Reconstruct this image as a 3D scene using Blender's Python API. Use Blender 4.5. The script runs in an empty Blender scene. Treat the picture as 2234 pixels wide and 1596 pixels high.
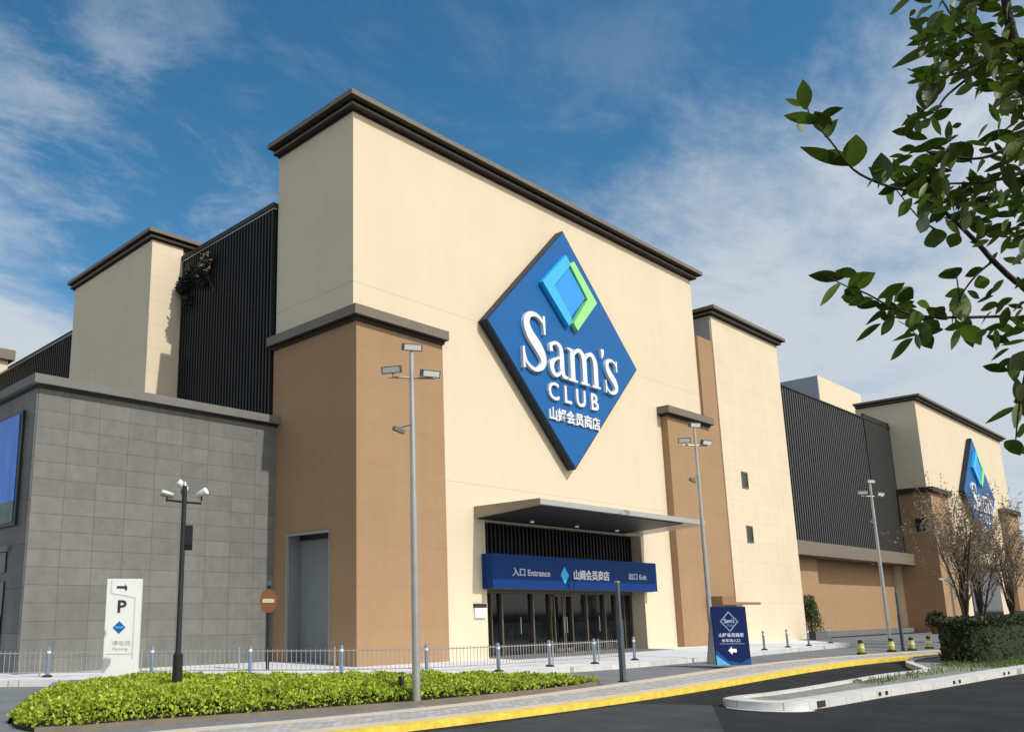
import bpy, bmesh, math, random
from mathutils import Vector, Matrix, noise
random.seed(7)
rnd = random.random
def ru(a, b): return a + (b - a) * random.random()
S = bpy.context.scene
COL = S.collection
rad = math.radians

# ------------------------------------------------------------------ camera
CR = Vector((0.7412061, -0.6712619, -0.0045711))
CD = Vector((0.1355898, 0.1563802, -0.9783459))
CF = Vector((0.6574412, 0.7245361, 0.2069263))
CP = Vector((-17.137389, -19.525453, 1.75))
FPX, PX, PY = 1870.21, 807.604, 936.361
def ray(x, y): return CR * ((x - PX) / FPX) + CD * ((y - PY) / FPX) + CF
def onZ(x, y, z): d = ray(x, y); return CP + d * ((z - CP.z) / d.z)
def onX(x, y, X): d = ray(x, y); return CP + d * ((X - CP.x) / d.x)
def onY(x, y, Y): d = ray(x, y); return CP + d * ((Y - CP.y) / d.y)
def atD(x, y, dep): return CP + ray(x, y) * dep
def zat(x, y, P):
    d = ray(x, y)
    t = math.hypot(P.x - CP.x, P.y - CP.y) / math.hypot(d.x, d.y)
    return CP.z + d.z * t
cam = bpy.data.cameras.new('camera')
co = bpy.data.objects.new('camera', cam); COL.objects.link(co)
co.matrix_world = Matrix(((CR.x, -CD.x, -CF.x, CP.x), (CR.y, -CD.y, -CF.y, CP.y), (CR.z, -CD.z, -CF.z, CP.z), (0, 0, 0, 1)))
cam.sensor_width = 36; cam.lens = 36 * FPX / 2234
cam.shift_x = (1117 - PX) / 2234; cam.shift_y = (PY - 798) / 2234
cam.clip_start = .05; cam.clip_end = 3000
S.camera = co

# ------------------------------------------------------------------ light
AZ, EL = 4.0, 45.0
sd = Vector((math.sin(rad(AZ)) * math.cos(rad(EL)), -math.cos(rad(AZ)) * math.cos(rad(EL)), math.sin(rad(EL))))
sl = bpy.data.lights.new('sun', 'SUN'); sl.energy = 3.25; sl.angle = rad(.5); sl.color = (1, .95, .87)
so = bpy.data.objects.new('sun', sl); COL.objects.link(so)
so.rotation_euler = sd.to_track_quat('Z', 'Y').to_euler(); so.location = (0, -40, 60)
S.view_settings.view_transform = 'Standard'; S.view_settings.look = 'None'
S.view_settings.exposure = 0; S.view_settings.gamma = 1
w = bpy.data.worlds.new('World'); S.world = w; w.use_nodes = True
nt = w.node_tree; N = nt.nodes; LK = nt.links; N.clear()
def nn(t, **k):
    n = N.new(t)
    for a, b in k.items(): setattr(n, a, b)
    return n
def mth(op, a, b=None, c=None):
    n = nn('ShaderNodeMath', operation=op)
    for i, v in enumerate((a, b, c)):
        if v is None: continue
        if isinstance(v, (int, float)): n.inputs[i].default_value = v
        else: LK.new(v, n.inputs[i])
    return n.outputs[0]
out = nn('ShaderNodeOutputWorld'); bg = nn('ShaderNodeBackground'); bg.inputs[1].default_value = .125
LK.new(bg.outputs[0], out.inputs[0])
sky = nn('ShaderNodeTexSky', sky_type='NISHITA', sun_disc=False)
sky.sun_elevation = rad(EL); sky.sun_rotation = rad(180 - AZ); sky.air_density = 1.0; sky.dust_density = .6; sky.ozone_density = 2.2
hs = nn('ShaderNodeHueSaturation'); hs.inputs['Hue'].default_value = .487; hs.inputs['Saturation'].default_value = 1.30; hs.inputs['Value'].default_value = 1.02
LK.new(sky.outputs[0], hs.inputs['Color'])
tc = nn('ShaderNodeTexCoord'); sx = nn('ShaderNodeSeparateXYZ'); LK.new(tc.outputs['Generated'], sx.inputs[0])
zc = mth('ADD', mth('MAXIMUM', sx.outputs[2], 0.0), .16)
cu = mth('DIVIDE', sx.outputs[0], zc); cv = mth('DIVIDE', sx.outputs[1], zc)
cb = nn('ShaderNodeCombineXYZ'); LK.new(cu, cb.inputs[0]); LK.new(cv, cb.inputs[1])
mp = nn('ShaderNodeMapping'); mp.inputs['Rotation'].default_value = (0, 0, rad(28)); mp.inputs['Scale'].default_value = (1.0, 1.55, 1); mp.inputs['Location'].default_value = (3.3, 1.7, 0)
LK.new(cb.outputs[0], mp.inputs[0])
n1 = nn('ShaderNodeTexNoise'); n1.inputs['Scale'].default_value = 1.25; n1.inputs['Detail'].default_value = 9; n1.inputs['Roughness'].default_value = .6; n1.inputs['Distortion'].default_value = .35
LK.new(mp.outputs[0], n1.inputs['Vector'])
n2 = nn('ShaderNodeTexNoise'); n2.inputs['Scale'].default_value = 3.6; n2.inputs['Detail'].default_value = 10; n2.inputs['Roughness'].default_value = .66; n2.inputs['Distortion'].default_value = .35
LK.new(mp.outputs[0], n2.inputs['Vector'])
# a bank of cloud low in the east, wisps in the north-west, unseen cloud added behind the viewer to lift the shade
def dotv(v):
    n = nn('ShaderNodeVectorMath', operation='DOT_PRODUCT'); LK.new(tc.outputs['Generated'], n.inputs[0]); n.inputs[1].default_value = v; return n.outputs['Value']
def clamp(x, a, b): return mth('MINIMUM', mth('MAXIMUM', x, a), b)
er = dotv(tuple(CR)); fw = dotv((.672, .741, 0)); zz_ = sx.outputs[2]
def sstep(x, a, b):
    n = nn('ShaderNodeMapRange', interpolation_type='SMOOTHSTEP'); n.inputs[1].default_value = a; n.inputs[2].default_value = b; LK.new(x, n.inputs[0]); return n.outputs[0]
d1 = mth('SUBTRACT', n1.outputs[0], .5); d2 = mth('SUBTRACT', n2.outputs[0], .5)
rear = clamp(mth('MULTIPLY', mth('SUBTRACT', -.05, fw), 2.5), 0, 1)
bank = mth('ADD', mth('MULTIPLY', mth('SUBTRACT', er, .29), 2.0), mth('MULTIPLY', mth('SUBTRACT', .46, zz_), 3.6))
puff = mth('ADD', mth('MULTIPLY', mth('SUBTRACT', -.335, er), 6.0), mth('MULTIPLY', mth('SUBTRACT', .37, zz_), 5.0))
bank = mth('MAXIMUM', bank, mth('MINIMUM', puff, .6))
bank = clamp(bank, -1.2, .58)
bank = mth('ADD', bank, mth('MULTIPLY', rear, .45))  # extra cloud out of view, added to brighten the shaded walls
bm_ = sstep(mth('ADD', bank, mth('ADD', mth('MULTIPLY', d1, 1.7), mth('MULTIPLY', d2, .8))), -.16, .66)
wz = mth('MULTIPLY', clamp(mth('MULTIPLY', mth('SUBTRACT', .0, er), 4.5), .30, 1), clamp(mth('MULTIPLY', mth('SUBTRACT', .74, zz_), 4.5), .22, 1))
wm = mth('MULTIPLY', sstep(mth('ADD', mth('MULTIPLY', d1, .9), mth('MULTIPLY', d2, 1.1)), -.07, .30), mth('MULTIPLY', wz, .54))
cmask = mth('MINIMUM', mth('MULTIPLY', mth('MAXIMUM', bm_, wm), .95), .93)
glow = mth('POWER', mth('MAXIMUM', dotv(tuple(sd)), 0.0), 2.0)
cs = nn('ShaderNodeVectorMath', operation='SCALE'); cs.inputs[0].default_value = (12.5, 10.6, 7.6); LK.new(glow, cs.inputs['Scale'])  # warm cloud brightening towards the sun, added to warm the shaded faces
cc = nn('ShaderNodeVectorMath', operation='ADD'); cc.inputs[0].default_value = (4.9, 5.3, 5.75); LK.new(cs.outputs[0], cc.inputs[1])
cr = nn('ShaderNodeMix', data_type='RGBA')
LK.new(cmask, cr.inputs['Factor']); LK.new(hs.outputs[0], cr.inputs[6]); LK.new(cc.outputs[0], cr.inputs[7])
LK.new(cr.outputs[2], bg.inputs[0])

# ------------------------------------------------------------------ materials
MATS = {}
def mat(name, col, rough=.7, var=.12, vs=3.0, bump=0.0, bs=40, metal=0.0, spec=.4, stretch=(1, 1, 1), streak=0.0, trans=0.0, tile=None, emit=0.0, isl=0.0):
    m = bpy.data.materials.new(name); m.use_nodes = True
    t = m.node_tree; n = t.nodes; l = t.links
    b = n['Principled BSDF']; b.inputs['Roughness'].default_value = rough; b.inputs['Metallic'].default_value = metal
    b.inputs['Specular IOR Level'].default_value = spec
    tc = n.new('ShaderNodeTexCoord'); ge = n.new('ShaderNodeNewGeometry')
    mp = n.new('ShaderNodeMapping'); l.new(ge.outputs['Position'], mp.inputs[0]); mp.inputs['Scale'].default_value = stretch
    nz = n.new('ShaderNodeTexNoise'); nz.inputs['Scale'].default_value = vs; nz.inputs['Detail'].default_value = 8; nz.inputs['Roughness'].default_value = .62
    l.new(mp.outputs[0], nz.inputs['Vector'])
    mr = n.new('ShaderNodeMapRange'); mr.inputs[1].default_value = .25; mr.inputs[2].default_value = .75
    mr.inputs[3].default_value = 1 - var; mr.inputs[4].default_value = 1 + var
    l.new(nz.outputs[0], mr.inputs[0])
    fac = mr.outputs[0]
    if streak:
        m2 = n.new('ShaderNodeMapping'); l.new(ge.outputs['Position'], m2.inputs[0]); m2.inputs['Scale'].default_value = (1.3, 1.3, .07)
        z2 = n.new('ShaderNodeTexNoise'); z2.inputs['Scale'].default_value = 2.2; z2.inputs['Detail'].default_value = 6
        l.new(m2.outputs[0], z2.inputs['Vector'])
        r2 = n.new('ShaderNodeMapRange'); r2.inputs[1].default_value = .35; r2.inputs[2].default_value = .7; r2.inputs[3].default_value = 1.0; r2.inputs[4].default_value = 1 - streak
        l.new(z2.outputs[0], r2.inputs[0])
        mm = n.new('ShaderNodeMath'); mm.operation = 'MULTIPLY'; l.new(fac, mm.inputs[0]); l.new(r2.outputs[0], mm.inputs[1]); fac = mm.outputs[0]
    if isl:   # each leaf its own tone
        ri = n.new('ShaderNodeMapRange'); ri.inputs[3].default_value = 1 - isl; ri.inputs[4].default_value = 1 + isl
        l.new(ge.outputs['Random Per Island'], ri.inputs[0])
        mi = n.new('ShaderNodeMath'); mi.operation = 'MULTIPLY'; l.new(fac, mi.inputs[0]); l.new(ri.outputs[0], mi.inputs[1]); fac = mi.outputs[0]
    src = None
    if tile:  # (width, height, joint, joint colour, tone spread, offset)
        tw, th, jj, jc, sp, off = tile[:6]; tile = tile + (0, 0)
        sp_ = n.new('ShaderNodeSeparateXYZ'); l.new(ge.outputs['Position'], sp_.inputs[0])
        ad = n.new('ShaderNodeMath'); ad.operation = 'ADD'; l.new(sp_.outputs[0], ad.inputs[0]); l.new(sp_.outputs[1], ad.inputs[1])
        cbn = n.new('ShaderNodeCombineXYZ')
        if th > 0: l.new(ad.outputs[0], cbn.inputs[0]); l.new(sp_.outputs[2], cbn.inputs[1])
        else:
            th = -th; l.new(sp_.outputs[0], cbn.inputs[0]); l.new(sp_.outputs[1], cbn.inputs[1])
        sh_ = n.new('ShaderNodeVectorMath'); sh_.inputs[1].default_value = (tile[6], tile[7], 0); l.new(cbn.outputs[0], sh_.inputs[0]); cbn = sh_
        br = n.new('ShaderNodeTexBrick'); br.offset = off; br.inputs['Scale'].default_value = 1; br.inputs['Mortar Size'].default_value = jj
        br.inputs['Brick Width'].default_value = tw; br.inputs['Row Height'].default_value = th; br.inputs['Bias'].default_value = 0; br.inputs['Mortar Smooth'].default_value = .2
        br.inputs['Color1'].default_value = tuple(c * (1 - sp) for c in col) + (1,)
        br.inputs['Color2'].default_value = tuple(c * (1 + sp) for c in col) + (1,)
        br.inputs['Mortar'].default_value = tuple(jc) + (1,)
        l.new(sh_.outputs[0], br.inputs['Vector']); src = br.outputs['Color']
    mx = n.new('ShaderNodeVectorMath'); mx.operation = 'SCALE'
    if src: l.new(src, mx.inputs[0])
    else: mx.inputs[0].default_value = col
    l.new(fac, mx.inputs['Scale'])
    l.new(mx.outputs[0], b.inputs['Base Color'])
    if bump:
        bz = n.new('ShaderNodeTexNoise'); bz.inputs['Scale'].default_value = bs; bz.inputs['Detail'].default_value = 5
        l.new(ge.outputs['Position'], bz.inputs['Vector'])
        bp = n.new('ShaderNodeBump'); bp.inputs['Strength'].default_value = bump; bp.inputs['Distance'].default_value = .02
        l.new(bz.outputs[0], bp.inputs['Height']); l.new(bp.outputs[0], b.inputs['Normal'])
    if trans:
        o = n['Material Output']; tr = n.new('ShaderNodeBsdfTranslucent'); l.new(mx.outputs[0], tr.inputs[0])
        ms = n.new('ShaderNodeMixShader'); ms.inputs[0].default_value = trans
        l.new(b.outputs[0], ms.inputs[1]); l.new(tr.outputs[0], ms.inputs[2]); l.new(ms.outputs[0], o.inputs[0])
    if emit:
        l.new(mx.outputs[0], b.inputs['Emission Color']); b.inputs['Emission Strength'].default_value = emit
    MATS[name] = m
    return m
CREAM = (.73, .625, .46)
mat('cream_render', CREAM, .85, .04, .35, .12, 60, streak=.025, tile=(40, 6.1, .018, (.60, .51, .37), 0, 0))
mat('cream_panel', CREAM, .85, .04, .5, .1, 60, streak=.03, tile=(2.4, 1.02, .012, (.63, .535, .39), .018, .5))
mat('cream_plain', CREAM, .85, .03, .7, .1, 60)
mat('brown_render', (.372, .236, .132), .85, .05, .8, .15, 60, stretch=(.5, .5, 1.6), streak=.05, tile=(60, 1.25, .010, (.33, .21, .113), .012, 0))
mat('brown_dark', (.27, .16, .085), .8, .08, .8, .1, 50)
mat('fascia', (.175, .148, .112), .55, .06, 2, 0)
mat('fascia_dark', (.030, .024, .019), .6, .06, 2, 0)  # dark copings, and painted shade under cornices and copings
mat('stone_grey', (.176, .177, .162), .75, .14, 2.6, .25, 30, tile=(.93, .487, .011, (.112, .112, .102), .085, 0, -.58, -.06), streak=.10)
mat('stone_cap', (.175, .172, .158), .7, .08, 2)
mat('stone_dark', (.105, .106, .104), .5, .25, 1.5, tile=(.9, 1.2, .012, (.03, .03, .033), .2, .5))
mat('slat_dark', (.020, .021, .022), .5, .1, 1.0, 0, spec=.25)
mat('slat_back', (.008, .008, .009), .8, .1, 1)
mat('louvre', (.056, .060, .060), .5, .08, 1.2)
mat('louvre_back', (.018, .0185, .018), .8, .1, 1)
mat('roofing', (.3, .3, .3), .9, .1, 1)
mat('shade_blue', (.36, .40, .44), .85, .05, 1)  # bluish skylit shade put into the colour of left-facing walls
mat('metal_canopy', (.46, .47, .46), .35, .06, 2, metal=.35)
mat('metal_canopy_side', (.30, .26, .21), .45, .06, 2, metal=.2)
mat('soffit', (.022, .024, .026), .5, .1, 3)
mat('glass_dark', (.010, .012, .014), .05, .8, 1.6, spec=.35)  # strong tone variation imitates faint reflections in the panes
mat('glass_reveal', (.20, .215, .23), .5, .1, 1)
mat('door_grey', (.20, .215, .225), .45, .25, .5, stretch=(1, 1, .6))
mat('bronze', (.15, .128, .095), .4, .08, 3, metal=.3)
mat('black_metal', (.014, .015, .016), .4, .1, 5)
mat('lamp_white', (.75, .75, .72), .5, .04, 5)
mat('downlight', (.6, .58, .54), .4, .02, 5, emit=.25)
mat('sign_blue', (.014, .125, .365), .5, .04, 1.2, spec=.15)
mat('sign_edge', (.004, .012, .03), .5, .05, 1)
mat('sign_cyan', (.035, .47, .90), .45, .03, 1)
mat('sign_inner', (.02, .31, .80), .45, .03, 1)
mat('sign_green', (.31, .80, .26), .45, .03, 1)
mat('letter_white', (.82, .84, .86), .5, .02, 2)
mat('letter_side', (.4, .43, .46), .5, .02, 2)
mat('navy', (.004, .038, .18), .55, .05, 1, spec=.15)
mat('navy_board', (.004, .016, .085), .55, .05, 1, spec=.12)
mat('board_glow_blue', (.008, .075, .27), .5, .2, 3, spec=.15)
mat('board_cyan', (.10, .42, .72), .35, .2, 3, spec=.5)
mat('text_pale', (.55, .60, .72), .5, .02, 2)
mat('text_dim', (.22, .30, .46), .5, .02, 2)
mat('white_paint', (.80, .81, .80), .45, .04, 2)
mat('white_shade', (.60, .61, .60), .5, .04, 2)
mat('text_black', (.03, .03, .032), .5, .02, 2)
mat('text_grey', (.42, .43, .44), .5, .02, 2)
mat('galv', (.42, .43, .42), .38, .10, 6, metal=.55)
mat('galv_dark', (.13, .14, .145), .4, .10, 6, metal=.3)
mat('steel_post', (.25, .33, .44), .3, .15, 6, metal=.6)
mat('rubber', (.025, .026, .027), .8, .1, 5)
mat('slate_post', (.085, .105, .13), .4, .12, 3, metal=.2)
mat('sign_rust', (.22, .085, .03), .5, .06, 4)
mat('sign_bar', (.62, .50, .38), .5, .04, 4)
mat('yellow_paint', (.80, .60, .085), .7, .28, 4.5, .2, 60, streak=0)
mat('bollard_lime', (.50, .52, .04), .5, .1, 4)
mat('asphalt_near', (.030, .033, .0345), .95, .45, .8, .6, 110, spec=.12)
mat('asphalt_lane', (.20, .215, .223), .92, .16, 1.1, .4, 120, spec=.12)
mat('asphalt_old', (.060, .068, .070), .92, .32, .9, .5, 110, spec=.12)
mat('sidewalk', (.73, .745, .765), .8, .08, 1.2, .15, 60, tile=(.6, -.6, .012, (.40, .40, .40), .05, .5))
mat('kerb_stone', (.60, .60, .575), .8, .12, 2.2, .3, 50, tile=(.75, -.75, .012, (.33, .33, .32), .06, 0))
mat('strip_pave', (.46, .45, .43), .85, .20, 2.0, .25, 60, stretch=(.5, 3.0, 1), tile=(.2, -.1, .012, (.30, .28, .25), .22, .5))
mat('bed_edge', (.20, .165, .125), .85, .2, 3, .25, 60)
mat('strip_edge', (.62, .52, .40), .85, .10, 2.0, .25, 60)
mat('island_fill', (.24, .25, .21), .9, .3, 4, .3, 40)
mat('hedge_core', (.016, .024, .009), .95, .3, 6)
mat('soil', (.035, .032, .018), .95, .3, 6, .5, 40)
mat('hedge_leaf', (.40, .49, .05), .55, .30, 1.6, isl=.38, trans=.28, spec=.3)
mat('hedge_dark_leaf', (.030, .048, .015), .5, .4, 2.2, isl=.5, trans=.15, spec=.35)
mat('grass', (.11, .16, .03), .8, .4, 3, trans=.2)
mat('crown_leaf', (.075, .122, .014), .45, .3, 5, isl=.55, trans=.42, spec=.4)
mat('topiary_leaf', (.05, .095, .022), .55, .4, 3, trans=.2)
mat('bark', (.045, .035, .027), .9, .25, 12, .6, 60)
mat('twig', (.19, .155, .115), .9, .3, 8)
mat('blossom', (.26, .20, .13), .8, .3, 4, trans=.2)
mat('creeper_leaf', (.030, .034, .024), .6, .5, 6, trans=.1)
mat('terracotta', (.20, .09, .05), .8, .15, 8)
mat('banner_blue', (.03, .20, .72), .4, .45, 1.1, stretch=(1, 2.4, .5))
mat('banner_green', (.06, .12, .12), .4, .5, 2.5)
mat('car_paint', (.16, .165, .17), .25, .04, 2, metal=.5, spec=.6)
mat('tail_red', (.35, .01, .01), .3, .05, 2)
mat('plinth', (.16, .165, .165), .85, .14, 1.5)

# ------------------------------------------------------------------ builders
class MB:
    def __init__(self): self.v = []; self.f = []
    def add(self, vs, fs):
        o = len(self.v); self.v += [tuple(p) for p in vs]; self.f += [tuple(i + o for i in q) for q in fs]
    def box(self, x0, x1, y0, y1, z0, z1):
        self.add([(x0, y0, z0), (x1, y0, z0), (x1, y1, z0), (x0, y1, z0), (x0, y0, z1), (x1, y0, z1), (x1, y1, z1), (x0, y1, z1)],
                 [(0, 3, 2, 1), (4, 5, 6, 7), (0, 1, 5, 4), (1, 2, 6, 5), (2, 3, 7, 6), (3, 0, 4, 7)]); return self
    def obox(self, c, ax, ay, az, hx, hy, hz):
        ax, ay, az, c = Vector(ax), Vector(ay), Vector(az), Vector(c)
        vs = [c + ax * (hx * i) + ay * (hy * j) + az * (hz * k) for k in (-1, 1) for i, j in ((-1, -1), (1, -1), (1, 1), (-1, 1))]
        self.add(vs, [(0, 3, 2, 1), (4, 5, 6, 7), (0, 1, 5, 4), (1, 2, 6, 5), (2, 3, 7, 6), (3, 0, 4, 7)]); return self
    def extr(self, poly, vec):
        poly = [Vector(p) for p in poly]; vec = Vector(vec); n = len(poly)
        self.add(poly + [p + vec for p in poly], [tuple(range(n - 1, -1, -1)), tuple(range(n, 2 * n))] + [(i, (i + 1) % n, n + (i + 1) % n, n + i) for i in range(n)]); return self
    def tube(self, pts, radii, n=8, cap=True):
        pts = [Vector(p) for p in pts]
        if isinstance(radii, (int, float)): radii = [radii] * len(pts)
        rings = []; up = None
        for i, p in enumerate(pts):
            d = (pts[min(i + 1, len(pts) - 1)] - pts[max(i - 1, 0)]).normalized()
            if up is None: up = d.orthogonal().normalized()
            up = (up - d * up.dot(d)); up = up.normalized() if up.length > 1e-6 else d.orthogonal().normalized()
            s = d.cross(up)
            rings.append([p + (up * math.cos(2 * math.pi * k / n) + s * math.sin(2 * math.pi * k / n)) * radii[i] for k in range(n)])
        vs = [q for r in rings for q in r]; fs = []
        for i in range(len(pts) - 1):
            for k in range(n):
                a = i * n + k; b = i * n + (k + 1) % n; fs.append((a, b, b + n, a + n))
        if cap: fs.append(tuple(range(n - 1, -1, -1))); o = (len(pts) - 1) * n; fs.append(tuple(o + k for k in range(n)))
        self.add(vs, fs); return self
    def lathe(self, prof, c=(0, 0, 0), n=16):
        c = Vector(c); return self.tube([c + Vector((0, 0, z)) for r, z in prof], [r for r, z in prof], n)
    def leaf(self, b, d, nrm, ln, wd, fold=.25, droop=.15):
        d = d.normalized(); s = d.cross(nrm)
        s = s.normalized() if s.length > 1e-6 else d.orthogonal().normalized()
        nn_ = s.cross(d)
        def P(t, w): return b + d * (ln * t) + s * (wd * w) - nn_ * (ln * droop * t * t) + nn_ * (abs(w) * wd * fold)
        st = [(0, .03), (.10, .22), (.24, .40), (.42, .50), (.58, .48), (.74, .36), (.88, .18), (1, .01)]
        vs = []
        for t, w_ in st: vs += [P(t, -w_), P(t, 0), P(t, w_)]
        fs = []
        for q in range(len(st) - 1):
            o = 3 * q; fs += [(o, o + 1, o + 4, o + 3), (o + 1, o + 2, o + 5, o + 4)]
        self.add(vs, fs)
    def card(self, b, d, s, ln, wd):
        self.add([b - s * (wd * .25), b + d * (ln * .5) - s * (wd * .5), b + d * ln, b + d * (ln * .5) + s * (wd * .5)], [(0, 1, 2, 3)])
    def build(self, name, m, parent=None, smooth=False, solid=True, label=None, off=None):
        me = bpy.data.meshes.new(name)
        o0 = off if off is not None else (base_of(parent) if parent else Vector())
        me.from_pydata([(p[0] - o0[0], p[1] - o0[1], p[2] - o0[2]) for p in self.v], [], self.f)
        if solid:
            bm = bmesh.new(); bm.from_mesh(me); bmesh.ops.recalc_face_normals(bm, faces=bm.faces); bm.to_mesh(me); bm.free()
        if smooth: me.shade_smooth(); 
        me.materials.append(MATS[m]) if m else None
        o = bpy.data.objects.new(name, me); COL.objects.link(o)
        if parent: o.parent = parent
        if label: o['label'] = label
        if smooth and solid:
            try: me.set_sharp_from_angle(angle=rad(40))
            except Exception: pass
        return o
def base_of(o):
    v = Vector()
    while o is not None: v += o.location; o = o.parent
    return v
def thing(name, label, cat, loc=(0, 0, 0), group=None):
    o = bpy.data.objects.new(name, None); COL.objects.link(o); o.location = loc; o.empty_display_size = .2
    o['label'] = label; o['category'] = cat
    if group: o['group'] = group
    return o
def tag(o, label=None, cat=None, group=None, kind=None):
    if label: o['label'] = label
    if cat: o['category'] = cat
    if group: o['group'] = group
    if kind: o['kind'] = kind
    return o
def copy_tree(o, parent=None):
    c = o.copy(); COL.objects.link(c); c.parent = parent
    for ch in list(o.children): copy_tree(ch, c)
    return c
def text(body, name, m, parent, org, ux, uz, box, depth=.02, space=1.0, bold=0.0):
    """box = (u0, v0, u1, v1) in the frame org, ux, uz; outward normal = ux x uz flipped by depth"""
    c = bpy.data.curves.new(name, 'FONT'); c.body = body; c.space_character = space; c.offset = bold; c.resolution_u = 3
    o = bpy.data.objects.new(name, c); COL.objects.link(o)
    bpy.context.view_layer.update()
    dg = bpy.context.evaluated_depsgraph_get()
    me = bpy.data.meshes.new_from_object(o.evaluated_get(dg))
    bpy.data.objects.remove(o); bpy.data.curves.remove(c)
    xs = [v.co.x for v in me.vertices]; ys = [v.co.y for v in me.vertices]
    x0, x1, y0, y1 = min(xs), max(xs), min(ys), max(ys)
    ux, uz, org = Vector(ux), Vector(uz), Vector(org); nrm = ux.cross(uz)
    u0, v0, u1, v1 = box
    bm = bmesh.new(); bm.from_mesh(me)
    bmesh.ops.remove_doubles(bm, verts=bm.verts, dist=1e-5)
    off = base_of(parent)
    for v in bm.verts:
        u = u0 + (v.co.x - x0) / (x1 - x0) * (u1 - u0); q = v0 + (v.co.y - y0) / (y1 - y0) * (v1 - v0)
        v.co = org + ux * u + uz * q + nrm * depth - off
    bmesh.ops.recalc_face_normals(bm, faces=bm.faces)
    r = bmesh.ops.extrude_face_region(bm, geom=list(bm.faces))
    for e in r['geom']:
        if isinstance(e, bmesh.types.BMVert): e.co -= nrm * depth * .97
    bmesh.ops.recalc_face_normals(bm, faces=bm.faces)
    bm.verts.index_update()
    # one part per letter
    bm.verts.ensure_lookup_table(); seen = set(); isl = []
    for v in bm.verts:
        if v.index in seen: continue
        st = [v]; seen.add(v.index); comp = []
        while st:
            q = st.pop(); comp.append(q.index)
            for e in q.link_edges:
                o_ = e.other_vert(q)
                if o_.index not in seen: seen.add(o_.index); st.append(o_)
        us = [(bm.verts[k].co + off - org).dot(ux) for k in comp]; isl.append([min(us), max(us), comp])
    isl.sort(key=lambda t: t[0]); groups = []
    if all(ord(ch) > 0x2e80 for ch in body):
        n_ = len(body); d_ = {}
        for a_, b_, comp in isl: d_.setdefault(min(n_ - 1, int(((a_ + b_) / 2 - u0) / (u1 - u0) * n_)), []).extend(comp)
        groups = list(d_.values())
    else:
        hi = -1e9
        for a_, b_, comp in isl:
            if a_ < hi - 1e-4: groups[-1] += comp; hi = max(hi, b_)
            else: groups.append(list(comp)); hi = b_
    P_ = [v.co.copy() for v in bm.verts]; F_ = [[v.index for v in f.verts] for f in bm.faces]
    bm.free(); bpy.data.meshes.remove(me)
    for gset in groups:
        ix = {k: i_ for i_, k in enumerate(gset)}
        me = bpy.data.meshes.new('letter')
        me.from_pydata([P_[k] for k in gset], [], [[ix[k] for k in f] for f in F_ if f[0] in ix])
        me.materials.append(MATS[m]); o = bpy.data.objects.new('letter', me); COL.objects.link(o); o.parent = parent
def flatpoly(mb, pts, z): mb.add([(p[0], p[1], z) for p in pts], [tuple(range(len(pts)))])
def smooth_line(pts, k=6):
    P = [Vector(p) for p in pts]; o = []
    for i in range(len(P) - 1):
        a, b, c, d = P[max(i - 1, 0)], P[i], P[i + 1], P[min(i + 2, len(P) - 1)]
        for j in range(k):
            t = j / k; o.append(.5 * ((2 * b) + (c - a) * t + (2 * a - 5 * b + 4 * c - d) * t * t + (3 * b - a - 3 * c + d) * t ** 3))
    o.append(P[-1]); return o
def ribbon_solid(mb, L, R, z0, z1):
    """closed strip between two polylines L and R (same length), from z0 to z1"""
    n = len(L); vs = []
    for a, b in zip(L, R): vs += [(a[0], a[1], z0), (b[0], b[1], z0), (a[0], a[1], z1), (b[0], b[1], z1)]
    fs = []
    for i in range(n - 1):
        o = 4 * i; fs += [(o + 2, o + 3, o + 7, o + 6), (o + 1, o, o + 4, o + 5), (o, o + 2, o + 6, o + 4), (o + 3, o + 1, o + 5, o + 7)]
    fs += [(0, 1, 3, 2), (4 * n - 4, 4 * n - 2, 4 * n - 1, 4 * n - 3)]
    mb.add(vs, fs)

# ================================================================== GROUND
g = MB(); g.add([(-400, -400, 0), (600, -400, 0), (600, 600, 0), (-400, 600, 0)], [(0, 1, 2, 3)])
tag(g.build('ground', 'asphalt_near', solid=False), kind='structure')
KERB = smooth_line([(-22, 12.5), (-14, 6.2), (-9.3, 2.5), (-7.6, 1.15), (-5, -.75), (-2.6, -2.5), (-.2, -3.5), (2, -3.98), (4.2, -4.36), (6.5, -4.58), (9, -4.6), (12.2, -4.5), (17.4, -4.15), (22, -3.95), (26, -3.8), (27.7, -3.65), (28.4, -2.9), (31.5, .6)], 5)
sw = [(p.x, p.y) for p in KERB] + [(32.6, 2.1), (24, 2.1), (24, 3), (-8, 8), (-8.2, 30), (-22, 30)]
m = MB(); m.extr([(x, y, .006) for x, y in sw], (0, 0, .144)); tag(m.build('sidewalk', 'sidewalk'), kind='structure')
# kerb stones along the pavement edge, a touch proud of the paving
m = MB(); L = []; R_ = []
for i, p in enumerate(KERB):
    t = (KERB[min(i + 1, len(KERB) - 1)] - KERB[max(i - 1, 0)]).normalized(); nrm = Vector((t.y, -t.x, 0)) if len(t) == 3 else Vector((t.y, -t.x))
    L.append((p.x + nrm[0] * .13, p.y + nrm[1] * .13)); R_.append((p.x - nrm[0] * .003 + nrm[0] * .006, p.y + nrm[1] * .003))
ribbon_solid(m, L, R_, .003, .153); tag(m.build('sidewalk_kerb', 'kerb_stone'), kind='structure')
# access lane (lighter worn asphalt) between the pavement and the planted strip
m = MB(); flatpoly(m, L + [(36, 1.5), (60, 1.0), (60, -6.9), (22, -8.6), (17.5, -7.6), (10, -7.0), (4, -7.4), (0, -7.9), (-6, -8.2), (-12, -8.3), (-24, -2)], .004)
tag(m.build('access_lane', 'asphalt_lane', solid=False), kind='structure')
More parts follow.
